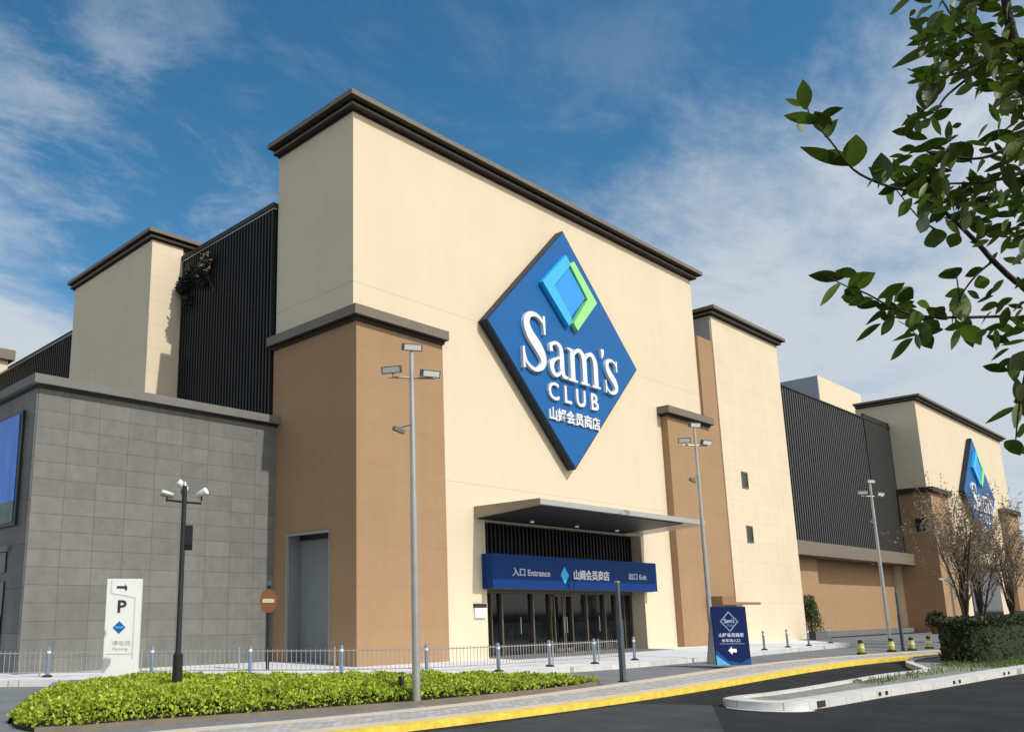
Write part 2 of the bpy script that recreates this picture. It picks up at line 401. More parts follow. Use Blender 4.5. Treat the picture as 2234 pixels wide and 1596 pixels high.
# paved strip and yellow kerb
SB = smooth_line([(-16, -7.9), (-11, -8.02), (-8.3, -8.39), (-5.6, -8.54), (-2.9, -8.48), (-.2, -8.28), (2.5, -8.0), (5.15, -7.7), (7.85, -7.42), (10.5, -7.26), (13.2, -7.24), (15.9, -7.36), (18.6, -7.58), (21.3, -7.9), (24, -8.35), (28, -9.2)], 5)
YI = smooth_line([(-16, -9.6), (-9, -9.76), (-6.6, -9.88), (-4.2, -9.93), (-1.85, -9.88), (.55, -9.76), (2.9, -9.58), (5.3, -9.35), (7.7, -9.11), (10.1, -8.90), (12.5, -8.76), (14.85, -8.74), (17.2, -8.88), (19.6, -9.2), (22, -9.75), (27, -11)], 5)
YE = smooth_line([(-16, -9.86), (-9, -10.02), (-6.6, -10.12), (-4.2, -10.17), (-1.85, -10.13), (.55, -10.02), (2.9, -9.84), (5.3, -9.62), (7.7, -9.42), (10.1, -9.27), (12.5, -9.2), (14.85, -9.25), (17.2, -9.42), (19.6, -9.72), (22, -10.2), (27, -11.4)], 5)
def offs(Ln, d):
    o = []
    for i, p in enumerate(Ln):
        t = (Ln[min(i + 1, len(Ln) - 1)] - Ln[max(i - 1, 0)]).normalized(); o.append(Vector((p.x + t.y * d, p.y - t.x * d)))
    return o
mid1 = [a.lerp(b, .22) for a, b in zip(SB, YI)]; mid2 = [a.lerp(b, .80) for a, b in zip(SB, YI)]
m = MB(); ribbon_solid(m, SB, mid1, .005, .104); ribbon_solid(m, mid2, YI, .005, .104); tag(m.build('strip_edging', 'strip_edge'), kind='structure')
m = MB(); ribbon_solid(m, mid1, mid2, .005, .1); tag(m.build('paved_strip', 'strip_pave'), kind='structure')
YO = YE
YM = offs(YI, .006)
m = MB(); ribbon_solid(m, YM, [a.lerp(b, .82) for a, b in zip(YM, YO)], .005, .106); tag(m.build('yellow_kerb', 'yellow_paint'), kind='structure')
# older grey asphalt patch at the mouth of the side lane
m = MB(); flatpoly(m, [(-1.35, -11.5), (-4.6, -13.3), (-11, -17), (-15, -14), (-14, -10.2), (-5, -10.3), (-2, -10.25), (-1.2, -11.4)], .005)
tag(m.build('side_lane', 'asphalt_old', solid=False), kind='structure')
# traffic island
IF = smooth_line([(-1.25, -11.72), (-1.42, -12.1), (-1.36, -12.55), (-1.0, -12.92), (-.3, -13.0), (.9, -13.06), (3, -13.12), (5.6, -13.28), (10.7, -13.43), (12.8, -13.52), (20, -13.85), (40, -14.6)], 5)
IB = [Vector((x, y)) for x, y in [(-1.2, -11.66), (-.6, -11.6), (.5, -11.72), (2.1, -11.74), (5.1, -11.66), (7.6, -11.6), (10.0, -11.75), (11.5, -11.2), (14.5, -10.1), (20, -9.9), (40, -10.2)]]
IBs = smooth_line(IB, 5)
m = MB(); m.extr([(p.x, p.y, .006) for p in IF] + [(p.x, p.y, .006) for p in reversed(IBs)], (0, 0, .105)); tag(m.build('traffic_island', 'island_fill'), kind='structure')
m = MB(); ribbon_solid(m, offs(IF, .02), offs(IF, -.42), .003, .145); ribbon_solid(m, offs(IBs, -.02), offs(IBs, .18), .003, .145)
tag(m.build('island_kerb', 'kerb_stone'), kind='structure')
m = MB()   # drain slots in the kerb face
for k, (x0, dx) in enumerate([(2.4, 0), (2.75, 0), (6.6, 0), (7.0, 0), (10.6, 0), (11.0, 0), (15.5, 0)]):
    i = min(range(len(IF)), key=lambda q: abs(IF[q].x - x0) + (0 if q > 14 else 9)); p = IF[i]; q = IF[i + 1]; f = (x0 - p.x) / (q.x - p.x); y = p.y + (q.y - p.y) * f
    m.box(x0 - .06, x0 + .06, y - .035, y + .05, .05, .12)
tag(m.build('kerb_drain', 'black_metal'), kind='structure')
i = min(range(10, len(IF)), key=lambda q: abs(IF[q].x + .35)); p = IF[i]
m = MB(); m.box(p.x - .16, p.x + .16, p.y - .04, p.y + .05, .03, .135); tag(m.build('kerb_stain', 'bark'), kind='structure')
m = MB(); ribbon_solid(m, offs(IF, .03)[2:18], offs(IF, .12)[2:18], .002, .009); tag(m.build('painted_line', 'white_paint'), kind='structure')
# ================================================================== STORE
ST = thing('store_building', 'large cream and brown store with dark slatted walls and tall signed entrance tower', 'building', (0, 0, 0))
def cornice(x0, x1, y0, y1, z, ov, h, par):
    """stepped roof edge: cap and band, with shade painted near-black in the recesses between them"""
    a_, b_ = MB(), MB()
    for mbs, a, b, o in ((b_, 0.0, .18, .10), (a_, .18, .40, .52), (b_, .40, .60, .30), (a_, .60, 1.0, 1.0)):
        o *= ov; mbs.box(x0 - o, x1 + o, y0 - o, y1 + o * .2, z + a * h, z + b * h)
    for zz, o in ((.60, .98), (.18, .50)):   # thin near-black plates painting the shade under cap and band
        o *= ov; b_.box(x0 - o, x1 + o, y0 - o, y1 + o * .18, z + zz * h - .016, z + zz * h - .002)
    c = a_.build('cornice', 'fascia', par); b_.build('cornice_shade', 'fascia_dark', par); return c
def tower(x0, x1, zt, opening, ybase=.2, dep=4.4, pil=True):
    m = MB()
    if opening:
        a, b, zo = opening
        m.box(x0 + .55, a, ybase, dep, .15, zt); m.box(x0, x0 + .55, ybase, 1.25, .15, zt); m.box(x0, x0 + .55, 3.5, dep, .15, zt); m.box(x0, x0 + .55, 1.25, 3.5, 4.25, zt); m.box(b, x1, ybase, dep, .15, zt); m.box(a, b, ybase, dep, zo, zt)
    else: m.box(x0, x1, ybase, dep, 0, zt)
    return m
# main entrance tower
MT = tower(.05, 23.0, 18.28, (6.2, 16.5, 4.86)).build('entrance_tower', 'cream_render', ST)
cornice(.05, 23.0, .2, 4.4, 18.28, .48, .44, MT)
# brown corner pilaster with service doorway in its left side (x = 0)
m = MB()
m.box(0, 4.0, 0, .196, .15, 10.80)
m.box(0, .046, .196, 1.25, .15, 10.80); m.box(0, .046, 3.5, 4.44, .15, 10.80); m.box(0, .046, 1.25, 3.5, 4.25, 10.80)
CPI = m.build('corner_pilaster', 'brown_render', ST)
m = MB(); m.box(-.28, 4.05, -.28, 4.5, 10.92, 11.24); m.build('coping', 'fascia', CPI)
m = MB(); m.box(-.10, 4.02, -.10, 4.48, 10.80, 10.90); m.box(-.265, 4.04, -.265, 4.49, 10.90, 10.918); m.build('coping_shade', 'fascia_dark', CPI)  # near-black pieces painting the shade below the coping
m = MB()   # door frame and recessed grey steel door
m.box(-.03, .05, 3.42, 3.5, .15, 4.25); m.box(-.02, .045, 1.25, 1.30, .15, 4.17); m.box(-.03, .045, 1.25, 3.42, 4.17, 4.25)
m.build('door_frame', 'galv', CPI)
# ---- entrance
m = MB()
m.box(6.2, 16.5, .9, .96, .15, 4.86)
EG = m.build('entrance_glazing', 'glass_dark', ST)
m = MB()
for x in (6.28, 7.12, 7.72, 9.55, 10.65, 12.0, 13.05, 14.35, 15.2, 15.8, 16.42):
    wd = .045 if x not in (7.72, 9.55, 13.05) else .075
    m.box(x - wd / 2, x + wd / 2, .78, .9, .15, 2.36)
m.box(6.2, 16.5, .76, .9, 2.36, 2.47)
m.build('door_frame', 'bronze', EG)
m = MB()
for k in range(44):
    x = 6.3 + k * .233
    m.box(x, x + .09, .62, .8, 3.6, 4.84)
m.build('transom_slats', 'slat_dark', EG)
m = MB()
for x0, x1 in ((10.75, 11.35), (11.4, 11.95)):
    m.box(x0, x0 + .05, .70, .76, .2, 2.34); m.box(x1 - .05, x1, .70, .76, .2, 2.34); m.box(x0 + .05, x1 - .05, .70, .76, 2.28, 2.34); m.box(x0 + .05, x1 - .05, .70, .76, .2, .32)
m.build('sliding_door', 'bronze', EG)
for x in (11.28, 11.47, 8.6, 13.7):
    m = MB(); m.tube([(x, .66, .9), (x, .66, 1.5)], .016, 8); m.build('handle', 'galv', EG)
m = MB(); m.box(6.21, 16.49, -1.0, .76, .151, .158); m.build('threshold', 'stone_cap', EG)
# canopy
m = MB()
m.extr([(5.68, .195, 4.92), (5.68, .195, 5.30), (5.68, -2.63, 5.32), (5.68, -2.63, 5.14)], (11.08, 0, 0))
CA = m.build('entrance_canopy', 'metal_canopy', ST)
m = MB(); m.extr([(5.86, .19, 4.875), (5.86, .19, 4.915), (5.86, -2.5, 5.128), (5.86, -2.5, 5.088)], (9.3, 0, 0)); m.build('soffit', 'soffit', CA)
m = MB(); m.extr([(5.64, .19, 4.90), (5.64, .19, 5.31), (5.64, -2.64, 5.33), (5.64, -2.64, 5.12)], (.038, 0, 0)); m.build('end_fascia', 'metal_canopy_side', CA)
for x in (8.2, 11.0, 13.8):
    m = MB(); m.lathe([(.06, 4.862), (.075, 4.89), (.075, 4.95)], (x, -.35, 0), 12); m.build('downlight', 'downlight', CA)
# right pilaster
m = MB(); m.box(18.98, 22.98, -.13, .196, .15, 10.50); RP = m.build('pilaster', 'brown_render', ST)
m = MB(); m.box(18.68, 23.06, -.40, .197, 10.60, 10.93); m.build('coping', 'fascia', RP)
m = MB(); m.box(18.90, 23.02, -.22, .197, 10.50, 10.58); m.box(18.70, 23.04, -.385, .197, 10.58, 10.598); m.build('coping_shade', 'fascia_dark', RP)  # shade below this coping, painted as near-black pieces
# link wall, side tower
m = MB(); m.box(23.0, 24.52, .06, 6, .15, 15.3); m.build('link_wall', 'brown_render', ST)
m = MB(); m.box(24.52, 32.5, .0, 2.2, .15, 16.70); m.box(24.9, 32.1, 2.2, 6.5, .15, 16.69)
SIDE = m.build('side_tower', 'cream_panel', ST)
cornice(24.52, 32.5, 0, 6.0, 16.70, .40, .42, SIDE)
for z0, z1 in ((7.84, 8.70), (5.06, 5.92)):
    m = MB(); m.box(26.35, 26.43, -.035, .02, z0, z1); m.box(26.97, 27.05, -.035, .02, z0, z1); m.box(26.43, 26.97, -.035, .02, z1 - .07, z1); m.box(26.43, 26.97, -.035, .02, z0, z0 + .07)
    wdw = m.build('window', 'bronze', SIDE)
    m = MB(); m.box(26.43, 26.97, -.012, .015, z0 + .07, z1 - .07); m.build('pane', 'glass_dark', wdw)
m = MB(); m.box(24.47, 24.517, .07, 2.19, 15.303, 16.69); m.build('side_panel_or_shade', 'shade_blue', SIDE)  # thin sheet painting the blue-grey shade on the tower's left face
a = onY(1577, 1318, -.9); b = onY(1660, 1318, -.9)
m = MB(); m.box(a.x, b.x, -.9, -.003, a.z, a.z + .12); m.box(a.x, a.x + 1.2, -.9, -.003, a.z + .12, a.z + .38); m.build('side_canopy', 'brown_dark', ST)
# rear tower to the left and the slatted hall walls
m = MB(); m.box(-1.5, -.05, 11.1, 18.7, .15, 16.87); m.box(-.05, 4.0, 11.3, 18.6, 15.9, 16.87); LT = m.build('rear_tower', 'cream_panel', ST)
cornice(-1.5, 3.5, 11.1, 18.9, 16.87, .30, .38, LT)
m = MB(); m.box(.1, 22.5, 4.45, 40, .15, 16.2); m.box(22.5, 58, 6.6, 40, .15, 15.3); m.build('hall', 'slat_back', ST)
m = MB()
y = 4.55
while y < 11.05:
    m.box(-.09, .10, y, y + .085, 7.5, 16.25); y += .2
SL = m.build('slat_screen', 'slat_dark', ST)
m = MB(); m.box(-.14, .4, 4.45, 11.09, 16.32, 16.50); m.build('coping', 'fascia_dark', SL)
m = MB(); m.box(-.10, .3, 4.46, 11.08, 16.252, 16.30); m.build('edge_rail', 'galv', SL)
m = MB(); m.box(-.9, 3, 18.75, 44, .15, 14.9)
y = 18.8
m2 = MB()
while y < 44: m2.box(-1.02, -.9, y, y + .1, 7, 15.0); y += .26
SL2 = m2.build('slat_screen', 'slat_dark', ST); m.build('screen_wall', 'slat_back', SL2)
m = MB(); m.box(-1.06, -.7, 18.76, 44, 15.0, 15.12); m.build('coping', 'galv_dark', SL2)
P0 = onY(30, 776, 31)
m = MB(); m.box(P0.x - 8, P0.x - .3, 31, 38, 5, P0.z - .35); RT = m.build('rear_tower', 'cream_panel', ST)
m = MB(); m.box(P0.x - 8.3, P0.x, 30.7, 38.3, P0.z - .35, P0.z + .25); m.build('cornice', 'fascia', RT)
# louvred wall between side tower and second tower
YL = 2.3
m = MB(); m.box(32.5, 58.4, YL, 6.5, 5.2, 15.75); LW = m.build('louvre_wall', 'louvre_back', ST)
m = MB(); x = 32.56
while x < 52.6:
    m.box(x, x + .16, YL - .10, YL - .003, 5.85, 15.75); x += .36
m.build('louvre', 'louvre', LW)
m = MB(); m.box(52.7, 58.35, YL - .12, YL - .003, 5.85, 16.15); m.build('blank_panel', 'louvre_back', LW)
m = MB(); m.box(32.55, 58.38, 1.6, 3.1, 4.98, 5.82); m.build('ledge', 'fascia', LW)
m = MB(); m.box(32.5, 58.4, YL - .16, 6.5, 15.75, 15.83) ; m.build('coping', 'fascia_dark', LW)
m = MB(); m.box(36.0, 58.3, 3.2, 6.4, 0, 4.98); m.box(32.5, 41.6, 2.5, 3.2, 0, 4.98) ; m.build('lower_wall', 'brown_render', ST)
m = MB(); m.box(33.0, 58.3, 2.25, 2.49, .005, .32); m.box(41.7, 58.2, 2.49, 3.19, .005, .30); m.build('plinth', 'plinth', ST)
a = onY(1783, 817, 8); b = onY(1877, 862, 8)
m = MB(); m.box(a.x, b.x, 8, 11.5, 15, a.z - .05); RB = m.build('roof_house', 'cream_plain', ST)
m = MB(); m.box(a.x - .06, a.x - .003, 8.02, 11.45, 15, a.z - .08); m.build('side_panel_or_shade', 'shade_blue', RB)  # left face of the roof house, its bluish shade painted on
# second tower
T2 = tower(58.42, 84.3, 17.72, None, ybase=.2, dep=4.5)
T2 = T2.build('far_tower', 'cream_render', ST)
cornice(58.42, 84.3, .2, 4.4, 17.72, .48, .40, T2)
m = MB(); m.box(58.38, 63.0, 0, .196, 0, 10.5); m.box(58.36, 58.416, .196, 2.6, 0, 10.5); FP = m.build('corner_pilaster', 'brown_render', ST)
m = MB(); m.box(58.05, 63.1, -.3, 2.62, 10.5, 10.85); m.build('coping', 'fascia_dark', FP)
m = MB(); m.box(79.6, 84.25, -.3, .196, 0, 10.35); FP = m.build('pilaster', 'brown_render', ST)
m = MB(); m.box(79.3, 84.35, -.58, .197, 10.35, 10.75); m.build('coping', 'fascia_dark', FP)
m = MB(); m.box(58.28, 58.35, .42, 1.2, 7.55, 8.5); VN = m.build('wall_vent', 'black_metal', ST)
m = MB(); m.lathe([(.10, 0), (.13, .02)], (0, 0, 0), 10); v = m.build('vent_lamp', 'galv', VN); v.rotation_euler = (0, -math.pi / 2, 0); v.location = (58.27, .8, 8.05)
m = MB(); m.box(66, 76, -1.6, .195, 4.9, 5.2); m.build('entrance_canopy', 'fascia', ST)
m = MB(); m.box(66.5, 75.5, .12, .19, .1, 4.8); m.build('entrance_glazing', 'glass_dark', ST)

# ================================================================== STONE ANNEX
AN = thing('stone_annex', 'low grey block clad in stone tiles, left of the cream tower', 'building', (-8.3, 4.2, 0))
m = MB(); m.box(-8.27, -.02, 4.47, 30, .15, 8.0); m.box(-8.27, .12, 4.2, 4.47, .15, 8.0); AW = m.build('stone_wall', 'stone_grey', AN)
m = MB(); m.box(-8.50, .36, 3.95, 30.3, 8.07, 8.33); m.build('coping', 'stone_cap', AN)
m = MB(); m.box(-8.36, .30, 4.10, 30.1, 8.0, 8.07); m.build('shadow_gap', 'black_metal', AN)
m = MB(); m.box(.12, .2, 4.24, 4.455, .15, 7.98); m.build('corner_shade', 'fascia_dark', AN)  # dark strip standing in for the shadowed gap at the corner
m = MB(); m.box(-8.32, -8.272, 4.21, 30, .15, 7.99); AS = m.build('side_cladding', 'stone_dark', AN)
m = MB(); m.box(-8.40, -8.325, 5.35, 14, 3.45, 3.6); m.build('string_course', 'stone_cap', AS)
m = MB(); m.box(-8.36, -8.323, 5.5, 14, .2, 2.6); m.box(-8.36, -8.323, 5.5, 14, 2.85, 3.42); m.build('shop_window', 'glass_reveal' if False else 'glass_dark', AS)
BN = thing('wall_banner', 'big blue banner in a dark frame on the side of the stone block', 'banner', (-8.35, 6, 5.8))
m = MB(); m.box(-8.40, -8.325, 4.95, 10.5, 4.15, 7.45); m.build('frame', 'black_metal', BN)
m = MB(); m.box(-8.425, -8.402, 5.12, 10.4, 4.85, 7.36); m.build('print', 'banner_blue', BN)
m = MB(); m.box(-8.425, -8.402, 5.12, 10.4, 4.24, 4.85); m.build('print_foot', 'banner_green', BN)

# ================================================================== DIAMOND SIGNS
def catmull(pts, k=7):
    o = []
    for i in range(len(pts) - 1):
        a, b, c, d = pts[max(i - 1, 0)], pts[i], pts[i + 1], pts[min(i + 2, len(pts) - 1)]
        for j in range(k):
            t = j / k
            o.append(tuple(.5 * (2 * b[q] + (c[q] - a[q]) * t + (2 * a[q] - 5 * b[q] + 4 * c[q] - d[q]) * t * t + (3 * b[q] - a[q] - 3 * c[q] + d[q]) * t ** 3) for q in range(3)))
    o.append(tuple(pts[-1])); return o
S_ST = [(-1.82, .28, .09), (-1.88, .56, .12), (-2.28, .78, .15), (-2.72, .70, .24), (-2.93, .34, .36), (-2.72, -.10, .46), (-2.26, -.50, .48), (-1.96, -.90, .38), (-2.05, -1.25, .26), (-2.5, -1.46, .15), (-2.98, -1.27, .12), (-3.16, -.86, .09)]
def s_small(p): return (2.29 + (p[0] + 3.26) / 1.53 * 1.0, -1.56 + (p[1] + 1.52) / 2.36 * 1.53, p[2] * .66)
STROKES = [S_ST, [s_small(p) for p in S_ST],
  [(-1.42, -.50, .20), (-1.40, -.24, .17), (-1.08, -.10, .13), (-.80, -.24, .22), (-.74, -.60, .27), (-.74, -1.15, .27), (-.62, -1.40, .18), (-.36, -1.42, .07)],
  [(-.78, -.66, .09), (-1.12, -.76, .12), (-1.42, -1.0, .26), (-1.36, -1.32, .22), (-1.10, -1.44, .13), (-.78, -1.22, .09)],
  [(-.34, -.16, .06), (-.12, -.20, .14), (-.02, -.32, .28), (-.02, -.9, .29), (-.02, -1.44, .29)],
  [(.06, -.42, .09), (.30, -.16, .14), (.58, -.13, .20), (.80, -.40, .29), (.82, -.9, .29), (.82, -1.44, .29)],
  [(.90, -.42, .09), (1.12, -.16, .14), (1.40, -.13, .20), (1.60, -.40, .29), (1.62, -.9, .29), (1.62, -1.44, .29)],
  [(2.19, .30, .24), (2.22, .14, .20), (2.16, -.10, .05)]]
BOXES = [(-1.86, -1.75, .08, .84), (-3.24, -3.12, -1.5, -.66), (-.34, .28, -1.50, -1.42), (.52, 1.10, -1.50, -1.42), (1.32, 1.90, -1.50, -1.42)]
for (a0, a1, b0, b1) in BOXES[:2]:
    p = s_small((a0, b0, 0)); q = s_small((a1, b1, 0)); BOXES.append((p[0], q[0], p[1], q[1]))
def diamond_sign(cx, cz, y0, sc, label, sx=1.0):
    r = thing('diamond_sign', label, 'sign', (cx, y0, cz), 'diamond store signs')
    X = lambda u: cx + u * sc * sx
    Z = lambda v: cz + v * sc
    yf = y0 - .42
    m = MB(); m.extr([(X(0), yf + .02, Z(5.06)), (X(-5.16), yf + .02, Z(0)), (X(0), yf + .02, Z(-5.06)), (X(5.16), yf + .02, Z(0))], (0, .36, 0))
    bd = m.build('board', 'sign_edge', r)
    m = MB(); m.extr([(X(0), yf, Z(4.98)), (X(-5.08), yf, Z(0)), (X(0), yf, Z(-4.98)), (X(5.08), yf, Z(0))], (0, .018, 0)); m.build('face', 'sign_blue', bd)
    for dx, dz in ((-2, 0), (2, 0), (0, 2), (0, -2)):
        m = MB(); m.box(X(dx) - .1, X(dx) + .1, yf + .38, y0 + .0, Z(dz) - .1, Z(dz) + .1); m.build('bracket', 'galv_dark', bd)
    def pl(name, pts, mt, d=.12, par=r):
        m = MB(); m.extr([(X(u), yf - d, Z(v)) for u, v in pts], (0, d - .003, 0)); return m.build(name, mt, par)
    em = pl('emblem_frame', [(-.16, 3.86), (-1.86, 2.28), (-.20, .78), (.02, 1.05), (-.02, 1.22), (-1.06, 2.30), (.06, 3.42), (.12, 3.58)], 'sign_cyan', .2)
    pl('emblem_centre', [(.06, 3.36), (-1.0, 2.30), (.04, 1.24), (1.12, 2.30)], 'sign_inner', .16, em)
    pl('emblem_chevron', [(.10, 3.52), (.40, 3.74), (1.94, 2.28), (.40, .72), (.14, .98), (1.26, 2.28)], 'sign_green', .2, em)
    def letters(strokes, boxes):
        m = MB(); d = .14
        for k_, st in enumerate(strokes):
            d = .14 + .002 * k_; c = catmull(st); Lp = []; Rp = []
            for i, p in enumerate(c):
                a, b = c[max(i - 1, 0)], c[min(i + 1, len(c) - 1)]
                tx, tz = b[0] - a[0], b[1] - a[1]; l = math.hypot(tx, tz) or 1; nx, nz = -tz / l, tx / l
                Lp.append((p[0] + nx * p[2] / 2, p[1] + nz * p[2] / 2)); Rp.append((p[0] - nx * p[2] / 2, p[1] - nz * p[2] / 2))
            vs = []; n = len(c)
            for a, b in zip(Lp, Rp):
                for yy in (yf - d, yf - .003): vs += [(X(a[0]), yy, Z(a[1])), (X(b[0]), yy, Z(b[1]))]
            fs = []
            for i in range(n - 1):
                o = 4 * i; fs += [(o, o + 1, o + 5, o + 4), (o + 2, o + 6, o + 7, o + 3), (o, o + 4, o + 6, o + 2), (o + 1, o + 3, o + 7, o + 5)]
            fs += [(0, 2, 3, 1), (4 * n - 4, 4 * n - 3, 4 * n - 1, 4 * n - 2)]
            m.add(vs, fs)
        for k_, (a0, a1, b0, b1) in enumerate(boxes): m.box(X(a0), X(a1), yf - d - .004 - .002 * k_, yf - .003, Z(b0), Z(b1))
        return m
    for sts, bxs in (([0], [0, 1]), ([2, 3], []), ([4, 5, 6], [2, 3, 4]), ([7], []), ([1], [5, 6])):
        letters([STROKES[q] for q in sts], [BOXES[q] for q in bxs]).build('letter', 'letter_white', r)
    o3 = (cx, yf, cz)
    text('CLUB', 'lettering', 'letter_white', r, o3, (1, 0, 0), (0, 0, 1), (-1.66 * sc * sx, -2.46 * sc, 1.75 * sc * sx, -1.74 * sc), .10, 1.55, .012)
    text('山姆会员商店', 'lettering', 'letter_white', r, o3, (1, 0, 0), (0, 0, 1), (-1.65 * sc * sx, -3.28 * sc, 1.80 * sc * sx, -2.74 * sc), .08, 1.0, .02)
    return r
diamond_sign(11.32, 12.22, .197, 1.0, 'huge blue diamond sign over the entrance canopy of the near tower')
diamond_sign(72.0, 11.35, .197, 1.0, 'blue diamond sign on the far tower, partly behind the bare trees', .95)

# ---- entrance fascia sign
ES = thing('entrance_sign', 'long navy fascia sign with white lettering above the entrance doors', 'sign', (11.3, .2, 3))
m = MB(); m.box(5.95, 16.72, -.30, .17, 2.50, 3.68); m.build('box', 'navy', ES)
m = MB(); m.box(6.0, 16.4, -.26, .75, 2.473, 2.497); m.build('underside_trim', 'galv_dark', ES)
o3 = (0, -.30, 0)
text('入口 Entrance', 'lettering', 'text_pale', ES, o3, (1, 0, 0), (0, 0, 1), (7.0, 2.93, 9.18, 3.22), .03, 1, .01)
text('山姆会员商店', 'lettering', 'letter_white', ES, o3, (1, 0, 0), (0, 0, 1), (10.68, 2.87, 13.07, 3.25), .03, 1, .015)
text('出口 Exit', 'lettering', 'text_pale', ES, o3, (1, 0, 0), (0, 0, 1), (14.51, 2.95, 15.86, 3.22), .03, 1, .01)
m = MB(); m.extr([(10.08, -.33, 3.34), (9.82, -.33, 3.02), (10.08, -.33, 2.70), (10.34, -.33, 3.02)], (0, .027, 0)); m.build('emblem', 'sign_cyan', ES)
# plaque
PQ = thing('wall_plaque', 'small white notice plaque with dark top beside the entrance', 'plaque', (5.75, .17, 1.8))
m = MB(); m.box(5.48, 6.06, .13, .197, 1.50, 1.84); m.build('panel', 'white_paint', PQ)
m = MB(); m.box(5.46, 6.08, .12, .197, 1.845, 1.98); m.build('header', 'text_black', PQ)

# ================================================================== SERVICE DOOR infill (parts of the pilaster)
m = MB(); m.box(.55, .60, 1.26, 3.49, .15, 4.05)
m.build('service_door', 'door_grey', CPI)
m = MB(); m.box(.50, .598, 1.26, 3.49, 4.05, 4.24); m.build('shutter_box', 'black_metal', CPI)
m = MB(); m.box(.06, .545, 3.46, 3.498, .15, 4.245); m.build('reveal_lining', 'door_grey', CPI)

# ================================================================== BOLLARDS
def bollard_proto():
    r = thing('bollard', '', 'bollard', (0, 0, 0), 'steel bollards along the pavement edge')
    m = MB(); m.lathe([(.046, .04), (.046, .70), (.040, .735), (.02, .75)], n=12); m.build('post', 'steel_post', r, True)
    m = MB(); m.lathe([(.13, 0), (.13, .03), (.075, .055), (.05, .06)], n=14); m.build('foot', 'rubber', r, True)
    m = MB(); m.lathe([(.0495, .585), (.0495, .645)], n=12); m.build('band', 'white_paint', r, True)
    return r
BP = [((103, 1476), 'steel bollard at the far left in front of the stone block'),
      ((330, 1474), 'steel bollard just right of the white parking totem'),
      ((545, 1471), 'steel bollard just left of the round no entry sign'),
      ((745, 1471), 'steel bollard in front of the brown tower corner, right of the service door'),
      ((931, 1468), 'steel bollard just right of the tallest floodlight mast'),
      ((1090, 1464), 'steel bollard before the left end of the entrance doors'),
      ((1200, 1453), 'second bollard from the left before the entrance doors'),
      ((1298, 1447), 'third bollard from the left before the entrance doors'),
      ((1385, 1439), 'steel bollard just right of the slate post before the entrance'),
      ((1551, 1425), 'steel bollard peeping out left of the blue A-board sign'),
      ((1668, 1417), 'steel bollard just right of the blue A-board sign'),
      ((1719, 1411), 'second steel bollard right of the blue A-board sign'),
      ((1765, 1408), 'third steel bollard right of the blue A-board, near the tower corner'),
      ((1812, 1402), 'last steel bollard at the right end of the pavement')]
first = None
for (px, lb) in BP:
    P = onZ(px[0], px[1], .15)
    if px[0] > 1000: P.y = max(P.y, -4.2)
    if first is None: o = first = bollard_proto()
    else: o = copy_tree(first)
    o.location = (P.x, P.y, .15); o['label'] = lb
# ================================================================== PICKET FENCE (panels between posts)
FL = smooth_line([(-22, 13.6), (-14.2, 7.2), (-9.0, 3.35), (-6.6, 1.75), (-4.5, .25), (-2.4, -1.6), (-.2, -2.85), (2.2, -3.3), (5, -3.42), (8.6, -3.35)], 5)
FN = thing('picket_fence', 'low galvanised picket fence running along the pavement behind the bollards', 'fence', (-2.4, -1.6, .15))
def along(Ln, step):
    o = []; acc = 0
    for a, b in zip(Ln, Ln[1:]):
        l = (b - a).length
        while acc <= l: o.append((a.lerp(b, acc / l), (b - a).normalized())); acc += step
        acc -= l
    return o
m = MB()
for p, t in along(FL, .125): m.tube([(p.x, p.y, .24), (p.x, p.y, .80)], .0085, 5)
m.build('pickets', 'galv', FN)
for z in (.26, .74):
    m = MB(); m.tube([(p.x, p.y, z) for p in FL], .014, 6); m.build('rail', 'galv', FN)
for p, t in along(FL, 2.5):
    m = MB(); m.tube([(p.x, p.y, .15), (p.x, p.y, .84)], .025, 8); m.build('post', 'galv', FN)

# ================================================================== MASTS
def floodlight(mb_body, mb_lens, c, face, w_=.42, h=.15, d=.12):
    f = Vector(face).normalized(); s = Vector((0, 0, 1)).cross(f).normalized(); u = f.cross(s)
    mb_body.obox(Vector(c), s, f, u, w_ / 2, d / 2, h / 2)
    mb_lens.obox(Vector(c) + f * (d / 2 + .006), s, f, u, w_ / 2 * .86, .006, h / 2 * .74)
def mast_proto():
    r = thing('light_mast', '', 'light mast', (0, 0, 0), 'grey floodlight masts')
    m = MB(); m.tube([(0, 0, 0), (0, 0, .02)], .16, 16); m.tube([(0, 0, .02), (0, 0, 3), (0, 0, 7.05)], [.082, .072, .045], 14); m.build('pole', 'galv', r, True)
    def cam_dir(a): return Vector((math.cos(a), math.sin(a), -.35))
    for nm, c, a in (('floodlight', (0, -.02, 7.16), rad(-118)), ('floodlight', (-.36, .22, 6.66), rad(-150)), ('floodlight', (.30, -.24, 6.60), rad(-110))):
        b, l = MB(), MB(); floodlight(b, l, c, cam_dir(a)); fb = b.build(nm, 'galv_dark', r); l.build('lens', 'lamp_white', fb)
    m = MB(); m.tube([(-.42, .26, 6.50), (0, 0, 6.50), (.38, -.30, 6.50)], .022, 8); m.tube([(-.34, .21, 6.5), (-.34, .21, 6.6)], .016, 6); m.tube([(.30, -.24, 6.5), (.30, -.24, 6.54)], .016, 6); m.build('cross_arm', 'galv', r)
    m = MB(); m.tube([(0, 0, 7.04), (0, 0, 7.10)], .03, 8); m.build('neck', 'galv', r)
    m = MB(); m.tube([(0, 0, 5.52), (-.34, .05, 5.40)], .016, 6); m.obox((-.34, .05, 5.36), (.94, -.2, -.26), (.2, .98, 0), (.26, -.05, .96), .13, .045, .04); m.build('camera_arm', 'galv_dark', r)
    return r
MP = mast_proto()
